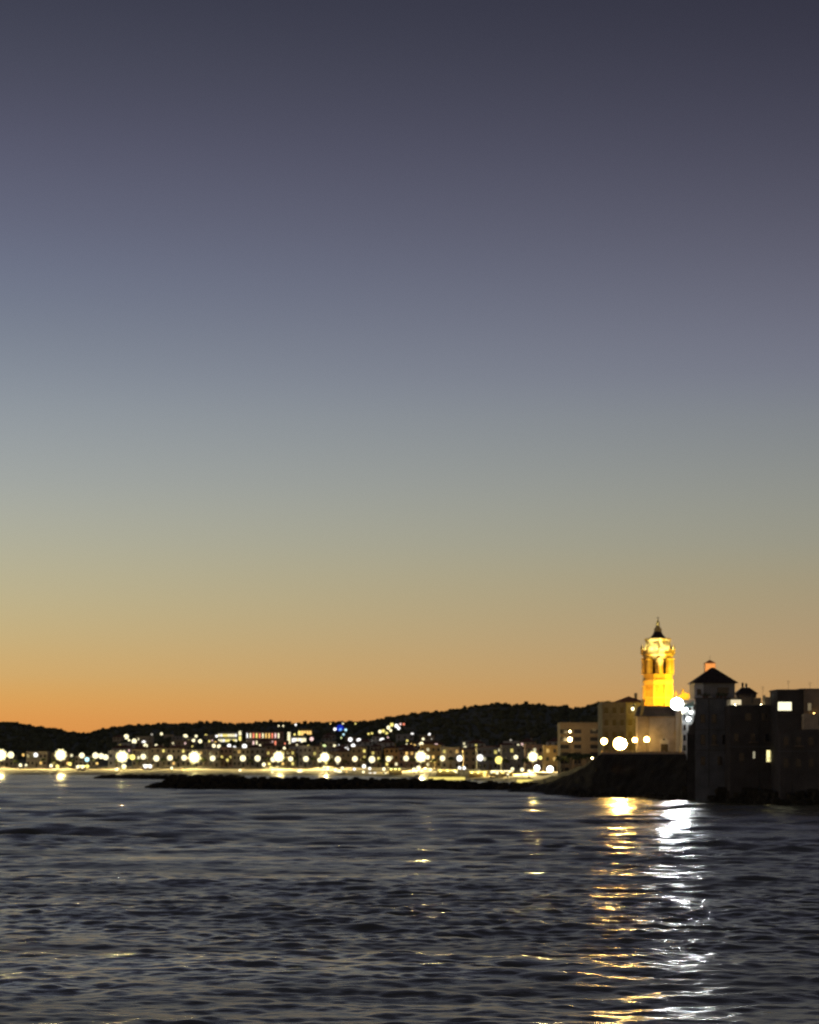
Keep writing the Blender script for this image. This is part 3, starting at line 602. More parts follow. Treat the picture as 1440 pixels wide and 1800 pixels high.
# ------------------------------------------------------------------ the church
YT = 575.0
def zt_(y): return PZ(y, YT)
XT = PX(1156.5, YT); K = YT / F
OCHRE = mat('tower_stone', (.50, .38, .13), .9, .28, 1.1, .10); SLATE = mat('dome_tile', (.05, .035, .03), .6, .3, 1); TRIM = mat('tower_trim', (.62, .52, .22), .85, .1, .8)
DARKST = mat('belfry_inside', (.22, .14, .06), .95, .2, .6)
tw = thing('bell_tower', 'octagonal church bell tower floodlit golden yellow with dark cap and spire', 'tower', (XT, YT, TERR))
R0 = 25.2 * K; a8 = math.pi / 8
def oc(name, prof, mt, ph=a8, par=tw, n=8): return MB().lathe(XT, YT, [(r * K / math.cos(math.pi / n) if n == 8 else r * K, z) for r, z in prof], n, ph).build(name, mt, par)
sh = oc('shaft', [(24.0, TERR - .5), (24.0, zt_(1204))], OCHRE)
for k in range(8):      # corner strips of the shaft
    a = a8 + k * math.pi / 4; rr = 24.0 * K / math.cos(a8)
    MB().lathe(XT + rr * math.sin(a), YT - rr * math.cos(a), [(.28, TERR + 8), (.28, zt_(1205))], 6).build('corner_strip', TRIM, sh)
oc('string_course', [(24.4, zt_(1228)), (24.9, zt_(1227)), (24.4, zt_(1225.5))], TRIM)
oc('lower_cornice', [(24.2, zt_(1204)), (25.8, zt_(1199)), (26.4, zt_(1195.5)), (24.5, zt_(1195))], TRIM)
oc('parapet', [(24.6, zt_(1195)), (24.6, zt_(1187)), (25.2, zt_(1186.6)), (25.2, zt_(1185.2)), (23, zt_(1185))], OCHRE)
core = oc('belfry_core', [(16.5, zt_(1186)), (16.5, zt_(1155))], DARKST)
for k in range(8):      # belfry piers, arched openings between
    a = k * math.pi / 4; rr = 24.2 * K / math.cos(a8) * .965
    MB().lathe(XT + rr * math.sin(a), YT - rr * math.cos(a), [(.62, zt_(1185.2)), (.62, zt_(1184)), (.50, zt_(1183.4)), (.48, zt_(1160)), (.66, zt_(1158.6)), (.66, zt_(1157))], 8).build('pier', TRIM, tw)
    for s in (-1, 1):
        a2 = a + s * .21; MB().lathe(XT + rr * .97 * math.sin(a2), YT - rr * .97 * math.cos(a2), [(.26, zt_(1185)), (.26, zt_(1160))], 6).build('colonnette', OCHRE, tw)
    a3 = a + a8; p0, p1 = [Vector((XT + rr * .97 * math.sin(q), YT - rr * .97 * math.cos(q), 0)) for q in (a + .2, a + math.pi / 4 - .2)]
    arch = MB(); top = zt_(1156); spr = zt_(1162); inw = (Vector((XT, YT, 0)) - p0).normalized() * .5; prev = None
    for q in range(9):
        t = q / 8; c = p0.lerp(p1, t); zz = spr + (top - .35 - spr) * math.sqrt(max(0, 1 - (2 * t - 1) ** 2)); cur = ((c.x, c.y, zz), (c.x, c.y, top), (c.x + inw.x, c.y + inw.y, zz))
        if prev: arch.add([*prev, *cur], [(0, 3, 4, 1), (0, 2, 5, 3)])
        prev = cur
    arch.build('arch', OCHRE, tw)
oc('entablature', [(23.6, zt_(1157.5)), (23.6, zt_(1154.5)), (26.4, zt_(1152.5)), (27.0, zt_(1150)), (24, zt_(1149.6))], TRIM, 0)
bl = oc('balustrade', [(25.6, zt_(1149.6)), (25.6, zt_(1145)), (26.2, zt_(1144.6)), (26.2, zt_(1143.4)), (24.9, zt_(1143.4)), (24.9, zt_(1149.6))], TRIM, 0)
for k in range(8):
    a = k * math.pi / 4; rr = 26.4 * K / math.cos(a8) * .97
    MB().lathe(XT + rr * math.sin(a), YT - rr * math.cos(a), [(.42, zt_(1150)), (.42, zt_(1141)), (.55, zt_(1140.5)), (.34, zt_(1138)), (.05, zt_(1133))], 6).build('pinnacle', TRIM, tw)
dr = oc('drum', [(20, zt_(1149.6)), (20, zt_(1127)), (21.4, zt_(1125.5)), (21.4, zt_(1122.6)), (17, zt_(1121.8))], TRIM, 0)
for k in range(8):
    a = a8 + k * math.pi / 4; rr = 20 * K + .02; c = Vector((XT + rr * math.sin(a), YT - rr * math.cos(a), 0)); t_ = Vector((math.cos(a), math.sin(a), 0)); nn = Vector((math.sin(a), -math.cos(a), 0)) * .03
    b = MB(); pts_ = [(-.45, zt_(1149)), (.45, zt_(1149)), (.45, zt_(1143)), (.25, zt_(1140.5)), (0, zt_(1139.8)), (-.25, zt_(1140.5)), (-.45, zt_(1143))]
    vs_ = [c + t_ * p - nn * 3 + Vector((0, 0, z)) for p, z in pts_] + [c + t_ * p + nn + Vector((0, 0, z)) for p, z in pts_]
    b.add(vs_, [tuple(range(7, 14))] + [(i, (i + 1) % 7, 7 + (i + 1) % 7, 7 + i) for i in range(7)]).build('drum_window', DARKST, dr)
    b = MB(); q0 = [c + t_ * p - nn * 2 + Vector((0, 0, z)) for p, z in ((-.5, zt_(1130)), (.5, zt_(1130)), (0, zt_(1134)))]; q1 = [v + nn * 3.2 for v in q0]
    b.add(q0 + q1, [(3, 5, 4), (0, 1, 4, 3), (1, 2, 5, 4), (2, 0, 3, 5)]).build('niche', DARKST, dr)
oc('cap', [(15.5, zt_(1121.9)), (13.2, zt_(1120.4)), (10.2, zt_(1117)), (7.6, zt_(1113)), (6.2, zt_(1109.5)), (5.6, zt_(1107.5))], SLATE, 0, n=16)
ln_ = oc('lantern', [(5.4, zt_(1113.5)), (6.4, zt_(1113)), (6.0, zt_(1106)), (6.6, zt_(1105.4)), (4.6, zt_(1104.2)), (3.2, zt_(1101))], TRIM, 0)
oc('spire', [(3.2, zt_(1101)), (2.6, zt_(1098)), (2.9, zt_(1095.5)), (1.4, zt_(1092)), (.8, zt_(1088.5))], TRIM, 0)
MB().box(XT - .07, XT + .07, YT - .07, YT + .07, zt_(1089), zt_(1084)).box(XT - .35, XT + .35, YT - .05, YT + .05, zt_(1086.5), zt_(1085.7)).build('cross', IRON, tw)

YC = 561.0
def cz(y): return PZ(y, YC)
ch = thing('church', 'pale church front with a dark door facing the terrace below the bell tower', 'church', (PX(1168, YC), YC, TERR))
NAVE = mat('nave_render', (.48, .41, .32), .9, .2, .6, .05); GREYR = mat('nave_roof', (.22, .20, .17), .9, .2, .5)
MB().box(PX(1141, YC), PX(1188, YC), YC, YC + 5, TERR - .5, cz(1262)).build('front_wall', NAVE, ch)
MB().box(PX(1139.5, YC), PX(1189, YC), YC - .3, YC + 5.1, cz(1262), cz(1259.5)).build('cornice', STONE, ch)
MB().add([(PX(1118, YC), YC + 1, cz(1259)), (PX(1192, YC), YC + 1, cz(1259)), (PX(1186, YC), YC + 5, cz(1240)), (PX(1126, YC), YC + 5, cz(1240)), (PX(1118, YC), YC + 7, cz(1262)), (PX(1192, YC), YC + 7, cz(1262))],
         [(0, 1, 2, 3), (0, 3, 4), (1, 5, 2), (3, 2, 5, 4), (0, 4, 5, 1)]).build('roof', GREYR, ch)
MB().box(PX(1122, YC), PX(1141, YC) - .01, YC + 1.2, YC + 6, TERR - .5, cz(1259.2)).build('side_aisle', NAVE, ch)
MB().box(PX(1188, YC) + .01, PX(1204, YC), YC - 1.0, YC + 5, TERR - .5, cz(1247)).build('buttress', WALLS[1], ch)
dv = MB().box(PX(1160, YC), PX(1176, YC), YC - .18, YC - .002, TERR - .4, cz(1302)); dv.build('door_surround', WALLS[1], ch)
MB().gable(PX(1160, YC) - .15, PX(1176, YC) + .15, YC - .3, YC - .004, cz(1302), cz(1296)).build('pediment', WALLS[1], ch)
do = MB().box(PX(1161.5, YC), PX(1174.5, YC), YC - .24, YC - .19, TERR - .3, cz(1308)).build('door', SHUT, ch)
MB().tube((PX(1168, YC), YC - .28, cz(1313)), (PX(1168, YC), YC - .24, cz(1313)), .12, .12, 8).build('handle', IRON, do)
MB().tube((PX(1167, YC), YC - .36, cz(1299.6)), (PX(1167, YC), YC - .31, cz(1299.6)), .28, .28, 14).build('round_window', PANE, ch)
bt = MB().add([(PX(1126, YC), YC + .6, cz(1258)), (PX(1130, YC), YC + .6, cz(1256)), (PX(1133, YC), YC + .6, cz(1246)), (PX(1133, YC), YC + .6, cz(1229)), (PX(1129.5, YC), YC + .6, cz(1229)), (PX(1128, YC), YC + .6, cz(1246))] +
              [(PX(1126, YC), YC + 2, cz(1258)), (PX(1130, YC), YC + 2, cz(1256)), (PX(1133, YC), YC + 2, cz(1246)), (PX(1133, YC), YC + 2, cz(1229)), (PX(1129.5, YC), YC + 2, cz(1229)), (PX(1128, YC), YC + 2, cz(1246))],
              [(0, 1, 2, 3, 4, 5), (11, 10, 9, 8, 7, 6)] + [(i, 6 + i, 6 + (i + 1) % 6, (i + 1) % 6) for i in range(6)]); bt.build('flying_buttress', TRIM, ch)
# gilded gable with pinnacles right of the tower
YG = 580.0
gb = thing('curved_gable', 'small curved gable with pinnacles lit gold right of the floodlight', 'gable', (PX(1205, YG), YG, TERR))
b = MB(); prof = [(1192, 1232), (1218, 1232), (1218, 1224), (1215, 1221), (1211, 1220.5), (1207, 1218), (1201, 1217.5), (1197, 1220), (1193, 1224)]
vs_ = [(PX(x, YG), YG, PZ(y, YG)) for x, y in prof] + [(PX(x, YG), YG + 1, PZ(y, YG)) for x, y in prof]; n9 = len(prof)
b.add(vs_, [tuple(range(n9)), tuple(range(n9, 2 * n9))[::-1]] + [(i, n9 + i, n9 + (i + 1) % n9, (i + 1) % n9) for i in range(n9)]).build('gable_wall', OCHRE, gb)
MB().box(PX(1190, YG), PX(1219, YG), YG + .1, YG + 8, TERR - .5, PZ(1232, YG)).build('wall', NAVE, gb)
for x, y in ((1188.5, 1214), (1201, 1210), (1213.5, 1214)):
    MB().lathe(PX(x, YG), YG + .5, [(.32, PZ(1226, YG)), (.32, PZ(y + 5, YG)), (.5, PZ(y + 4.4, YG)), (.28, PZ(y + 3, YG)), (.05, PZ(y, YG))], 6).build('pinnacle', OCHRE, gb)
# white-washed house behind the corner
wh_ = house('narrow whitewashed house lit cold white between the church and dark houses', PX(1199, 558), PX(1226, 558), 558, TERR, PZ(1236, 558), mat('whitewash', (.75, .76, .74), .85, .06, .5), 'flat', 3, 5, {}, 9, name='whitewashed_house')
aw = MB().add([(PX(1200, 556), 556, PZ(1246, 556)), (PX(1220, 556), 556, PZ(1240, 556)), (PX(1220, 558), 557.9, PZ(1232, 558)), (PX(1204, 558), 557.9, PZ(1238, 558)), (PX(1200, 556), 556, PZ(1247, 556)), (PX(1220, 556), 556, PZ(1241, 556))], [(0, 1, 2, 3), (4, 5, 1, 0)])
tag(aw.build('lit_wall_panel', mat('cold_light_tint', (.45, .75, .74), .8, .1, 1)), 'pale cyan panel coloured as cold light on the whitewashed house', 'lit_wall_panel')  # panel colour imitates the cold light on the wall

# floodlights
def flood(name, label, loc, aim, r, mt, spot=None, group='floodlights of the church', mesh=True):
    o = thing(name, label, 'floodlight', loc, group); d = (Vector(aim) - Vector(loc)).normalized(); p = Vector(loc)
    MB().tube(p - d * .5, p, r * .5, r, 10).build('housing', IRON, o)
    MB().tube(p + d * .01, p + d * .06, r * .92, r * .92, 10).build('lens', mt, o)
    MB().box(p.x - .08, p.x + .08, p.y - .08, p.y + .08, p.z - 1.4, p.z - .1).build('stand', IRON, o)
    if spot:
        l = bpy.data.lights.new('lamp', 'SPOT'); l.energy, l.color, l.spot_size, l.spot_blend, l.shadow_soft_size = spot[0], spot[1], math.radians(spot[2]), .6, .1
        lo = bpy.data.objects.new('lamp', l); C.objects.link(lo); lo.parent = o; lo.location = tuple(d * .15); lo.rotation_euler = (d).to_track_quat('-Z', 'Y').to_euler()
    return o
YEL = (1, .62, .028)
flood('floodlight', 'yellow floodlight on the church roof right of the tower foot', (XT + 7.2, YT - 8.5, cz(1227)), (XT + 1.5, YT - 2, zt_(1205)), .3, glow('y', 6), (22000, (1, .57, .024), 125))
flood('floodlight', 'yellow floodlight on the church roof left of the tower foot', (XT - 7, YT - 9, cz(1238)), (XT - 1, YT - 2, zt_(1203)), .3, glow('y', 4), (6500, (1, .42, .018), 110))
for k in range(8):
    a = a8 + k * math.pi / 4; q = Vector((math.sin(a), -math.cos(a), 0)); p = Vector((XT, YT, zt_(1147.5))) + q * 23.6 * K
    flood('crown_floodlight', 'small floodlight behind the crown balustrade of the bell tower', p, Vector((XT, YT, zt_(1126))) + q * 17 * K, .12, glow('c', 2), (700, (1, .84, .45), 150), 'crown floodlights')
flood('floodlight', 'cream floodlight on the terrace aimed at the tower crown', (XT + 6, YT - 26, TERR + 1.6), (XT, YT - 2, zt_(1123)), .3, glow('c', 3), (170000, (1, .86, .46), 13))
flood('gable_floodlight', 'gold floodlight below the small curved gable', (PX(1203, 573), 573, PZ(1234, 573)), (PX(1204, 580), 580, PZ(1220, 580)), .25, glow('y', 3), (2200, (1, .55, .10), 100))
WF = thing('white_floodlight', 'blazing cold white floodlight at the right foot of the bell tower', 'floodlight', (PX(1188, 556), 556, cz(1247)))
zf = PZ(1237, 556) - WF.location.z
inst('pole', M_POLE, WF, (0, .75, 0), (1, 1, zf))
hs = MB().lathe(0, 0, [(.02, -.9), (.5, -.9), (1.3, -.25), (1.42, .06), (1.55, 3.0), (1.49, 3.0), (1.32, .1)], 16, caps=False).build('housing', IRON)  # long hood added to keep the lamp's light off church and rocks
hs.parent = WF; hs.location = (0, 0, zf); hs.rotation_euler = (math.radians(93), 0, 0)
ln2 = MB().lathe(0, 0, [(1.25, -.02), (1.25, 0.0), (1.0, .22), (.5, .34), (.05, .38)], 16).build('lens', emis('flood_white', (.93, .98, 1), 950))
ln2.parent = WF; ln2.location = (0, 0, zf); ln2.rotation_euler = (math.radians(93), 0, 0)
for x, y, dpx, nm in ((1206, 1247, 10, 'cold white lamp below the pale cyan panel, upper left of three'), (1215, 1252, 9, 'cold white lamp below the pale cyan panel, rightmost of three'), (1210.5, 1264, 11, 'cold white lamp on the whitewashed house, lowest of three')):
    Yl = 555.5; o = thing('wall_lamp', nm, 'lamp', (PX(x, Yl), Yl, PZ(y, Yl)), 'lamps on the whitewashed house'); r = (dpx - SHRINK + 1) / 2 / F * Yl
    inst('globe', M_GLOBE, o, (0, 0, 0), (r, r, r), emis('cold_lamp', (.93, .98, 1), 10)); MB().box(PX(x, Yl) - .06, PX(x, Yl) + .06, Yl, 558.0, PZ(y, Yl) - .06, PZ(y, Yl) + .06).build('bracket', IRON, o)

# ------------------------------------------------------------------ dark houses on the rocks at the right
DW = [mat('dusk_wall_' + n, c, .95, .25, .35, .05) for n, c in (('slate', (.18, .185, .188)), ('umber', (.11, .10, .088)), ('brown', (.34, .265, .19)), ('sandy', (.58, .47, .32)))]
def zz_(y, Y): return PZ(y, Y)
def wins(o, Y, rects, mt=PANE, nm='window', mull=False):
    for x0, x1, y0, y1 in rects:
        X0, X1, za, zb = PX(x0, Y), PX(x1, Y), PZ(y1, Y), PZ(y0, Y)
        wnd = MB().box(X0, X1, Y - .05, Y + .1, za, zb).build(nm, mt, o)
        f = MB(); e = .1
        f.box(X0 - e, X0, Y - .12, Y + .05, za - e, zb + e); f.box(X1, X1 + e, Y - .12, Y + .05, za - e, zb + e); f.box(X0, X1, Y - .12, Y + .05, zb, zb + e); f.box(X0 - .15, X1 + .15, Y - .25, Y + .05, za - e - .08, za - e)
        if mull: f.box((X0 + X1) / 2 - .07, (X0 + X1) / 2 + .07, Y - .11, Y - .051, za, zb)
        f.build('frame', mat('dark_frame', (.16, .14, .11), .8, .2, 1), wnd)
Y1 = 500.0
a1 = thing('sea_house', 'tall dark grey house rising from the rocks below the pavilion roof', 'house', (PX(1245, Y1), Y1, 3))
def wedge(xl, x1, ya, yb, z0, z1):      # a block whose flank runs back from the sea at a slant
    return MB().add([(PX(xl, ya), ya, z0), (PX(x1, ya), ya, z0), (PX(x1, ya), yb, z0), (PX(xl + 2, yb), yb, z0), (PX(xl, ya), ya, z1), (PX(x1, ya), ya, z1), (PX(x1, ya), yb, z1), (PX(xl + 2, yb), yb, z1)],
                    [(0, 3, 2, 1), (4, 5, 6, 7), (0, 1, 5, 4), (1, 2, 6, 5), (2, 3, 7, 6), (3, 0, 4, 7)])
wedge(1208, 1222, Y1 + .6, Y1 + 8, 0, PZ(1290, Y1)).build('lean_to', mat('lean_to_wall', (.07, .066, .06), .95, .3, .5), a1)
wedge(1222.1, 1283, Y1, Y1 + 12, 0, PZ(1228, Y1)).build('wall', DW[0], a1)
MB().box(PX(1221, Y1), PX(1284, Y1), Y1 - .25, Y1 + .2, PZ(1228, Y1), PZ(1226.5, Y1)).build('coping', DW[1], a1)
MB().add([(PX(1207, Y1), Y1 + .4, PZ(1291, Y1)), (PX(1222, Y1), Y1 + .4, PZ(1262, Y1)), (PX(1224, Y1 + 8), Y1 + 8, PZ(1262, Y1)), (PX(1209, Y1 + 8), Y1 + 8, PZ(1291, Y1)), (PX(1222, Y1), Y1 + .4, PZ(1291, Y1)), (PX(1224, Y1 + 8), Y1 + 8, PZ(1291, Y1))], [(0, 1, 2, 3), (0, 4, 1), (3, 2, 5)]).build('lean_to_roof', DW[1], a1)
wins(a1, Y1, [(1232, 1239, 1256, 1270), (1252, 1259, 1256, 1270), (1232, 1239, 1292, 1308), (1252, 1259, 1292, 1308), (1270, 1276, 1292, 1308), (1232, 1239, 1330, 1344), (1262, 1269, 1330, 1344)])
pv = thing('roof_pavilion', 'roof pavilion with a dark pyramid roof and white side wall', 'pavilion', (PX(1257, 503), 503, PZ(1228, 503)))
Yp = 503.0
MB().box(PX(1237, Yp), PX(1292, Yp), Yp, Yp + 9, PZ(1228, Yp), PZ(1200, Yp)).build('wall', mat('pavilion_wall', (.30, .29, .27), .9, .15, .5), pv)
MB().box(PX(1221, Yp), PX(1237, Yp) - .01, Yp + .1, Yp + 9, PZ(1228, Yp), PZ(1200, Yp)).build('side_wall', mat('whitewash', (.75, .76, .74)), pv)
MB().hip(PX(1217, Yp), PX(1298, Yp), Yp - .8, Yp + 9.8, PZ(1200.5, Yp), PZ(1172, Yp), .3).build('roof', mat('pavilion_tile', (.055, .04, .03), .8, .3, 1), pv)
wins(pv, Yp + .1, [(1226, 1232, 1212, 1221)]); wins(pv, Yp, [(1262, 1280, 1209, 1219)])
tr = thing('lit_turret', 'small square turret lit orange behind the pyramid roof', 'turret', (PX(1249, 540), 540, TERR))
MB().box(PX(1240, 540), PX(1258, 540), 540, 542.5, TERR - .5, PZ(1166, 540)).build('wall', mat('turret_render', (.60, .38, .20), .9, .15, .5), tr)
MB().hip(PX(1239, 540), PX(1259, 540), 539.7, 542.8, PZ(1166, 540), PZ(1160, 540), .2).build('roof', TILE, tr)
MB().tube((PX(1249, 540), 541, PZ(1160.5, 540)), (PX(1249, 540), 541, PZ(1152, 540)), .05, .03).build('finial', IRON, tr)
flood('turret_floodlight', 'orange floodlight aimed at the small turret behind the pyramid roof', (PX(1243, 530), 530, PZ(1186, 530)), (PX(1249, 540), 540, PZ(1172, 540)), .25, glow('a', 3), (7000, (1, .55, .22), 70))
pr = thing('parasol', 'small pale closed parasol on the roof edge of the grey sea house', 'parasol', (PX(1249, 501), 501.2, PZ(1228, 501)))
MB().lathe(PX(1249, 501), 501.2, [(.9, PZ(1234, 501) + .9), (.5, PZ(1229, 501) + .5), (.06, PZ(1224, 501) + .2)], 8).build('canopy', WALLS[0], pr); MB().tube((PX(1249, 501), 501.2, PZ(1228, 501)), (PX(1249, 501), 501.2, PZ(1223, 501)), .05, .04).build('pole', IRON, pr)
for i, (x, yy) in enumerate(((1237, 1223), (1243, 1224), (1262, 1222), (1268, 1224), (1275, 1223))):
    r = random.Random(i + 40); Yq = 501.0; X = PX(x, Yq); z0 = PZ(1226.5, Yq); o = thing('potted_plant', 'leafy potted plant along the roof edge of the grey sea house, %s from the left' % ORD[i + 1], 'plant', (X, Yq, z0), 'roof edge plants')
    MB().lathe(X, Yq, [(.18, z0), (.28, z0 + .4)], 8).build('pot', TILE, o); lf = MB()
    for q in range(50):
        c = Vector((X + r.gauss(0, .3), Yq + r.gauss(0, .25), z0 + .4 + abs(r.gauss(0, .35)))); e1 = Vector((r.uniform(-1, 1), r.uniform(-1, 1), r.uniform(-1, 1))).normalized() * .16; e2 = e1.orthogonal().normalized() * .1
        lf.add([c - e1, c + e2, c + e1, c - e2], [(0, 1, 2, 3)])
    lf.build('foliage', FROND, o)
Y2 = 492.0
a2 = thing('sea_house', 'wide dark house on the rocks with one bright yellow lit window', 'house', (PX(1325, Y2), Y2, 3))
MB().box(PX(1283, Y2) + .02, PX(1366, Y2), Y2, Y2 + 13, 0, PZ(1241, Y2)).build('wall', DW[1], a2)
MB().box(PX(1283, Y2) + .02, PX(1367, Y2), Y2 - .2, Y2 + .25, PZ(1241, Y2), PZ(1239, Y2)).build('coping', DW[0], a2)
wins(a2, Y2, [(1310, 1320, 1254, 1266), (1291, 1298, 1290, 1303), (1320, 1327, 1290, 1303), (1345, 1352, 1290, 1303), (1340, 1348, 1254, 1266), (1300, 1308, 1324, 1338)])
wins(a2, Y2, [(1347.5, 1361, 1319, 1339)], emis('window_yellow', (1, .86, .38), 1.5), 'lit_window', True)
wins(a2, Y2 + 4.9, [(1284.5, 1303, 1230, 1240)], emis('lit_wall_glow', (1, .84, .52), .85), 'lit_window')  # glowing pane stands in for light on the terrace wall
wins(a2, Y2, [(1323.5, 1327.5, 1321, 1333)], emis('window_dim', (.9, .82, .55), .38), 'lit_window')
MB().box(PX(1283, Y2) + .05, PX(1303, Y2), Y2 + 5, Y2 + 5.3, PZ(1239, Y2), PZ(1229, Y2)).build('terrace_wall', WALLS[1], a2)
MB().box(PX(1285, Y2), PX(1348, Y2), Y2 + 8, Y2 + 12, PZ(1239, Y2), PZ(1225, Y2)).build('penthouse', DW[2], a2)
MB().box(PX(1347, Y2), PX(1350.5, Y2), Y2 + 4, Y2 + 4.4, PZ(1240, Y2), PZ(1221, Y2)).build('terrace_post', WALLS[0], a2)
MB().box(PX(1353, Y2), PX(1364, Y2), Y2 + 6, Y2 + 10, PZ(1239, Y2), PZ(1224, Y2)).build('stair_head', DW[3], a2)
for i, (x, y) in enumerate(((1292, 1237), (1338, 1237))):
    o = thing('terrace_fill_light', 'unseen light added to brighten the roof terrace of the wide dark house, %s' % ('left' if i == 0 else 'right'), 'lantern', (PX(x, Y2 + 3), Y2 + 3, PZ(1240, Y2)))
    inst('globe', M_GLOBE, o, (0, 0, .16), (.13, .13, .13), glow('c', 40)); inst('pole', M_POLE, o, (0, 0, 0), (.4, .4, .06))  # small globes hidden behind the coping, added to light the terrace walls
kr = thing('chimney_roof', 'small dark pyramid roof with two chimneys right of the pavilion', 'roof', (PX(1313, 506), 506, PZ(1232, 506)))
MB().box(PX(1297, 506), PX(1330, 506), 506, 510, PZ(1226, 506), PZ(1219, 506)).build('wall', DW[1], kr)
MB().hip(PX(1293, 506), PX(1333, 506), 505.6, 510.4, PZ(1219.5, 506), PZ(1208, 506), .9).build('roof', MATS['pavilion_tile'], kr)
for x, y in ((1307.5, 1199.5), (1314, 1201)): MB().box(PX(x - 1.5, 506), PX(x + 1.5, 506), 507.5, 508.1, PZ(1217, 506), PZ(y, 506)).build('chimney', DW[1], kr)
Y3 = 478.0
a3 = thing('sea_house', 'flat roofed brown house at the right edge with a wide lit upper window', 'house', (PX(1410, Y3), Y3, 3))
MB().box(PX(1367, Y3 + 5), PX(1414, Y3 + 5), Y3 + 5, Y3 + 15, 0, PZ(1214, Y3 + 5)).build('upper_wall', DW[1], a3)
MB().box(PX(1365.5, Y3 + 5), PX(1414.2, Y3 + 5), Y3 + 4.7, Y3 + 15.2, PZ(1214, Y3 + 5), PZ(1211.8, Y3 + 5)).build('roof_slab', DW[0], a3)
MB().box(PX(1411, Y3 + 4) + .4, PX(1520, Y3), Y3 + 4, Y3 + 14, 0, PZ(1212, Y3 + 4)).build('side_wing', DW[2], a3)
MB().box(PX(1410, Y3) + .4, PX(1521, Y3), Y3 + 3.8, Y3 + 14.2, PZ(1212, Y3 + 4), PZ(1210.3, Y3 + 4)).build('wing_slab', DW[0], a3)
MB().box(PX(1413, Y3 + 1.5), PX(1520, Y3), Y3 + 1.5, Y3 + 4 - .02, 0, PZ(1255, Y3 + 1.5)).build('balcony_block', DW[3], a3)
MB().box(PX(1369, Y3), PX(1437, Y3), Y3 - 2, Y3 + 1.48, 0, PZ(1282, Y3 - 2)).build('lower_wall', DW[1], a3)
MB().box(PX(1437, Y3) + .01, PX(1520, Y3), Y3 - 1, Y3 + 1.48, 0, PZ(1284, Y3 - 1)).build('corner_wall', DW[2], a3)
wins(a3, Y3 + 5, [(1367.5, 1391.5, 1234, 1249)], emis('window_cream', (1, .94, .62), 1.5), 'lit_window')
wins(a3, Y3 + 4, [(1420, 1426, 1236, 1249)], emis('window_faint', (.9, .7, .4), .22), 'lit_window')
wins(a3, Y3 - 2, [(1378, 1386, 1296, 1310), (1400, 1408, 1296, 1310), (1422, 1430, 1296, 1310), (1378, 1386, 1334, 1348), (1400, 1408, 1334, 1348), (1422, 1430, 1334, 1348)])
wins(a3, Y3 + 1.5, [(1440, 1450, 1260, 1274)])

# ledges, pipes, aerials and balconies that break up the dark fronts
def ledge(o, Y, x0, x1, y, mt=DW[1]): MB().box(PX(x0, Y), PX(x1, Y), Y - .16, Y - .004, PZ(y, Y) - .14, PZ(y, Y)).build('ledge', mt, o)
def pipe(o, Y, x, y0, y1): MB().tube((PX(x, Y), Y - .12, PZ(y1, Y)), (PX(x, Y), Y - .12, PZ(y0, Y)), .07, .07, 6).build('drainpipe', IRON, o)
def balcony(o, Y, x0, x1, y):
    b = MB().box(PX(x0, Y), PX(x1, Y), Y - 1.1, Y - .004, PZ(y, Y) - .18, PZ(y, Y)).build('balcony', DW[2], o)
    r = MB(); n = int((PX(x1, Y) - PX(x0, Y)) / .22); z = PZ(y, Y)
    r.box(PX(x0, Y), PX(x1, Y), Y - 1.1, Y - 1.04, z + .95, z + 1.02)
    for k in range(n + 1): xx = PX(x0, Y) + (PX(x1, Y) - PX(x0, Y) - .04) * k / n; r.box(xx, xx + .04, Y - 1.09, Y - 1.05, z, z + .95)
    r.build('railing', IRON, b)
ledge(a1, Y1, 1222, 1283, 1282); ledge(a1, Y1, 1222, 1283, 1318); pipe(a1, Y1, 1246, 1229, 1385); balcony(a1, Y1, 1249, 1262, 1309)
ledge(a2, Y2, 1284, 1365, 1276); ledge(a2, Y2, 1284, 1365, 1312, DW[0]); pipe(a2, Y2, 1334, 1242, 1390); balcony(a2, Y2, 1316, 1332, 1304); balcony(a2, Y2, 1344, 1364, 1340)
ledge(a3, Y3 - 2, 1369, 1437, 1320, DW[0]); pipe(a3, Y3 - 2, 1393, 1284, 1395); balcony(a3, Y3 - 2, 1396, 1412, 1311)
for i, (x, y0, y1, Y) in enumerate(((1386, 1211, 1196, Y3 + 8), (1424, 1209, 1199, Y3 + 8), (1341, 1225, 1206, Y2 + 10))):
    o = thing('roof_aerial', 'thin television aerial on the roof %s' % ('of the right edge house, the taller one', 'at the right edge, the shorter one', 'between the twin chimneys and the right edge house')[i], 'aerial', (PX(x, Y), Y, PZ(y0, Y)))
    X, za, zb = PX(x, Y), PZ(y0, Y), PZ(y1, Y)
    MB().tube((X, Y, za - .3), (X, Y, zb), .035, .025, 5).build('mast', IRON, o)
    for k in range(3): MB().tube((X - .45 + .1 * k, Y, zb - .15 - .28 * k), (X + .45 - .1 * k, Y, zb - .15 - .28 * k), .02, .02, 4).build('rod', IRON, o)
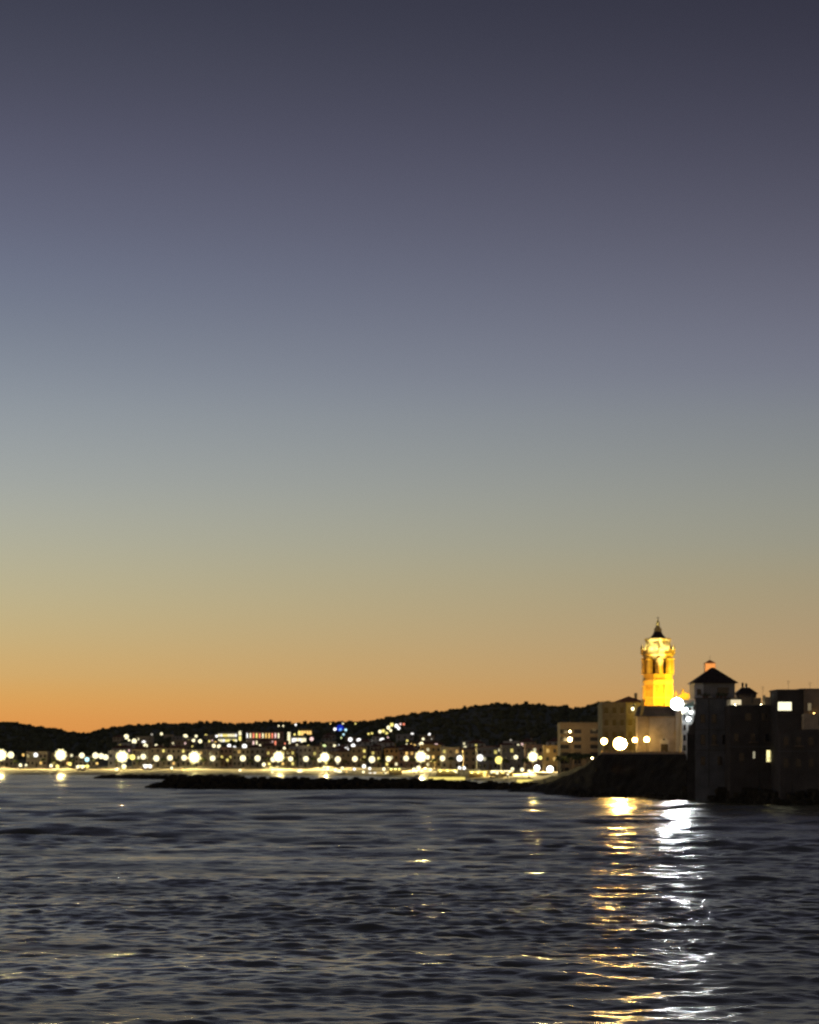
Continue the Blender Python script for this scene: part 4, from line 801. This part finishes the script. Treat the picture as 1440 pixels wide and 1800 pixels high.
# foot of the houses: boulders against the walls
r = random.Random(21); b = MB()
for _ in range(420):
    u = r.uniform(1000, 1500); Y = float(ip(u, WATERLINE)) + r.uniform(-3.5, 3.0); z = r.uniform(-.3, .9) + max(0, (Y - float(ip(u, WATERLINE)))) * .35; R_ = r.uniform(.4, 1.2); X = PX(u, Y)
    b.add([(X + a * R_ * r.uniform(.5, 1), Y + c * R_ * r.uniform(.5, 1), z + e * R_ * r.uniform(.4, .8)) for e in (-1, 1) for c in (-1, 1) for a in (-1, 1)], [(0, 2, 3, 1), (4, 5, 7, 6), (0, 1, 5, 4), (2, 6, 7, 3), (0, 4, 6, 2), (1, 3, 7, 5)])
bo = b.build('shore_boulders', MATS['boulder']); bo['kind'] = 'stuff'; tag(bo, 'dark boulders heaped along the foot of the headland', 'boulders')

bk = random.Random(5); b = MB()
for _ in range(260):
    u = bk.uniform(1206, 1520); Y = float(ip(u, WATERLINE)) + bk.uniform(0, 6); z = bk.uniform(-.2, 2.6); R_ = bk.uniform(.7, 1.7); X = PX(u, Y)
    b.add([(X + a * R_ * bk.uniform(.5, 1), Y + c * R_ * bk.uniform(.5, 1), z + e * R_ * bk.uniform(.4, .8)) for e in (-1, 1) for c in (-1, 1) for a in (-1, 1)], [(0, 2, 3, 1), (4, 5, 7, 6), (0, 1, 5, 4), (2, 6, 7, 3), (0, 4, 6, 2), (1, 3, 7, 5)])
bo = b.build('wall_foot_boulders', MATS['boulder']); bo['kind'] = 'stuff'; tag(bo, 'large dark boulders piled against the foot of the dark sea houses', 'boulders')
o = thing('balcony_lantern', 'dim lantern over the pale balcony block at the right edge', 'lantern', (PX(1431, Y3 + 3), Y3 + 3, PZ(1255, Y3 + 1.5)))
inst('globe', M_GLOBE, o, (0, 0, .2), (.11, .11, .11), glow('a', 16)); inst('pole', M_POLE, o, (0, 0, 0), (.4, .4, .1))
for i, (x, y) in enumerate(((1300, 1221), (1322, 1222), (1357, 1223))):
    Yq = Y2 + 7; X, z0 = PX(x, Yq), PZ(y + 5, Yq); o = thing('roof_vent', 'small dark roof vent on the wide dark house, %s from the left' % ORD[i + 1], 'vent', (X, Yq, z0), 'roof vents')
    MB().lathe(X, Yq, [(.28, z0 - 1.2), (.28, PZ(y, Yq)), (.45, PZ(y, Yq) + .05), (.1, PZ(y, Yq) + .4)], 8).build('vent_pipe', DW[1], o)
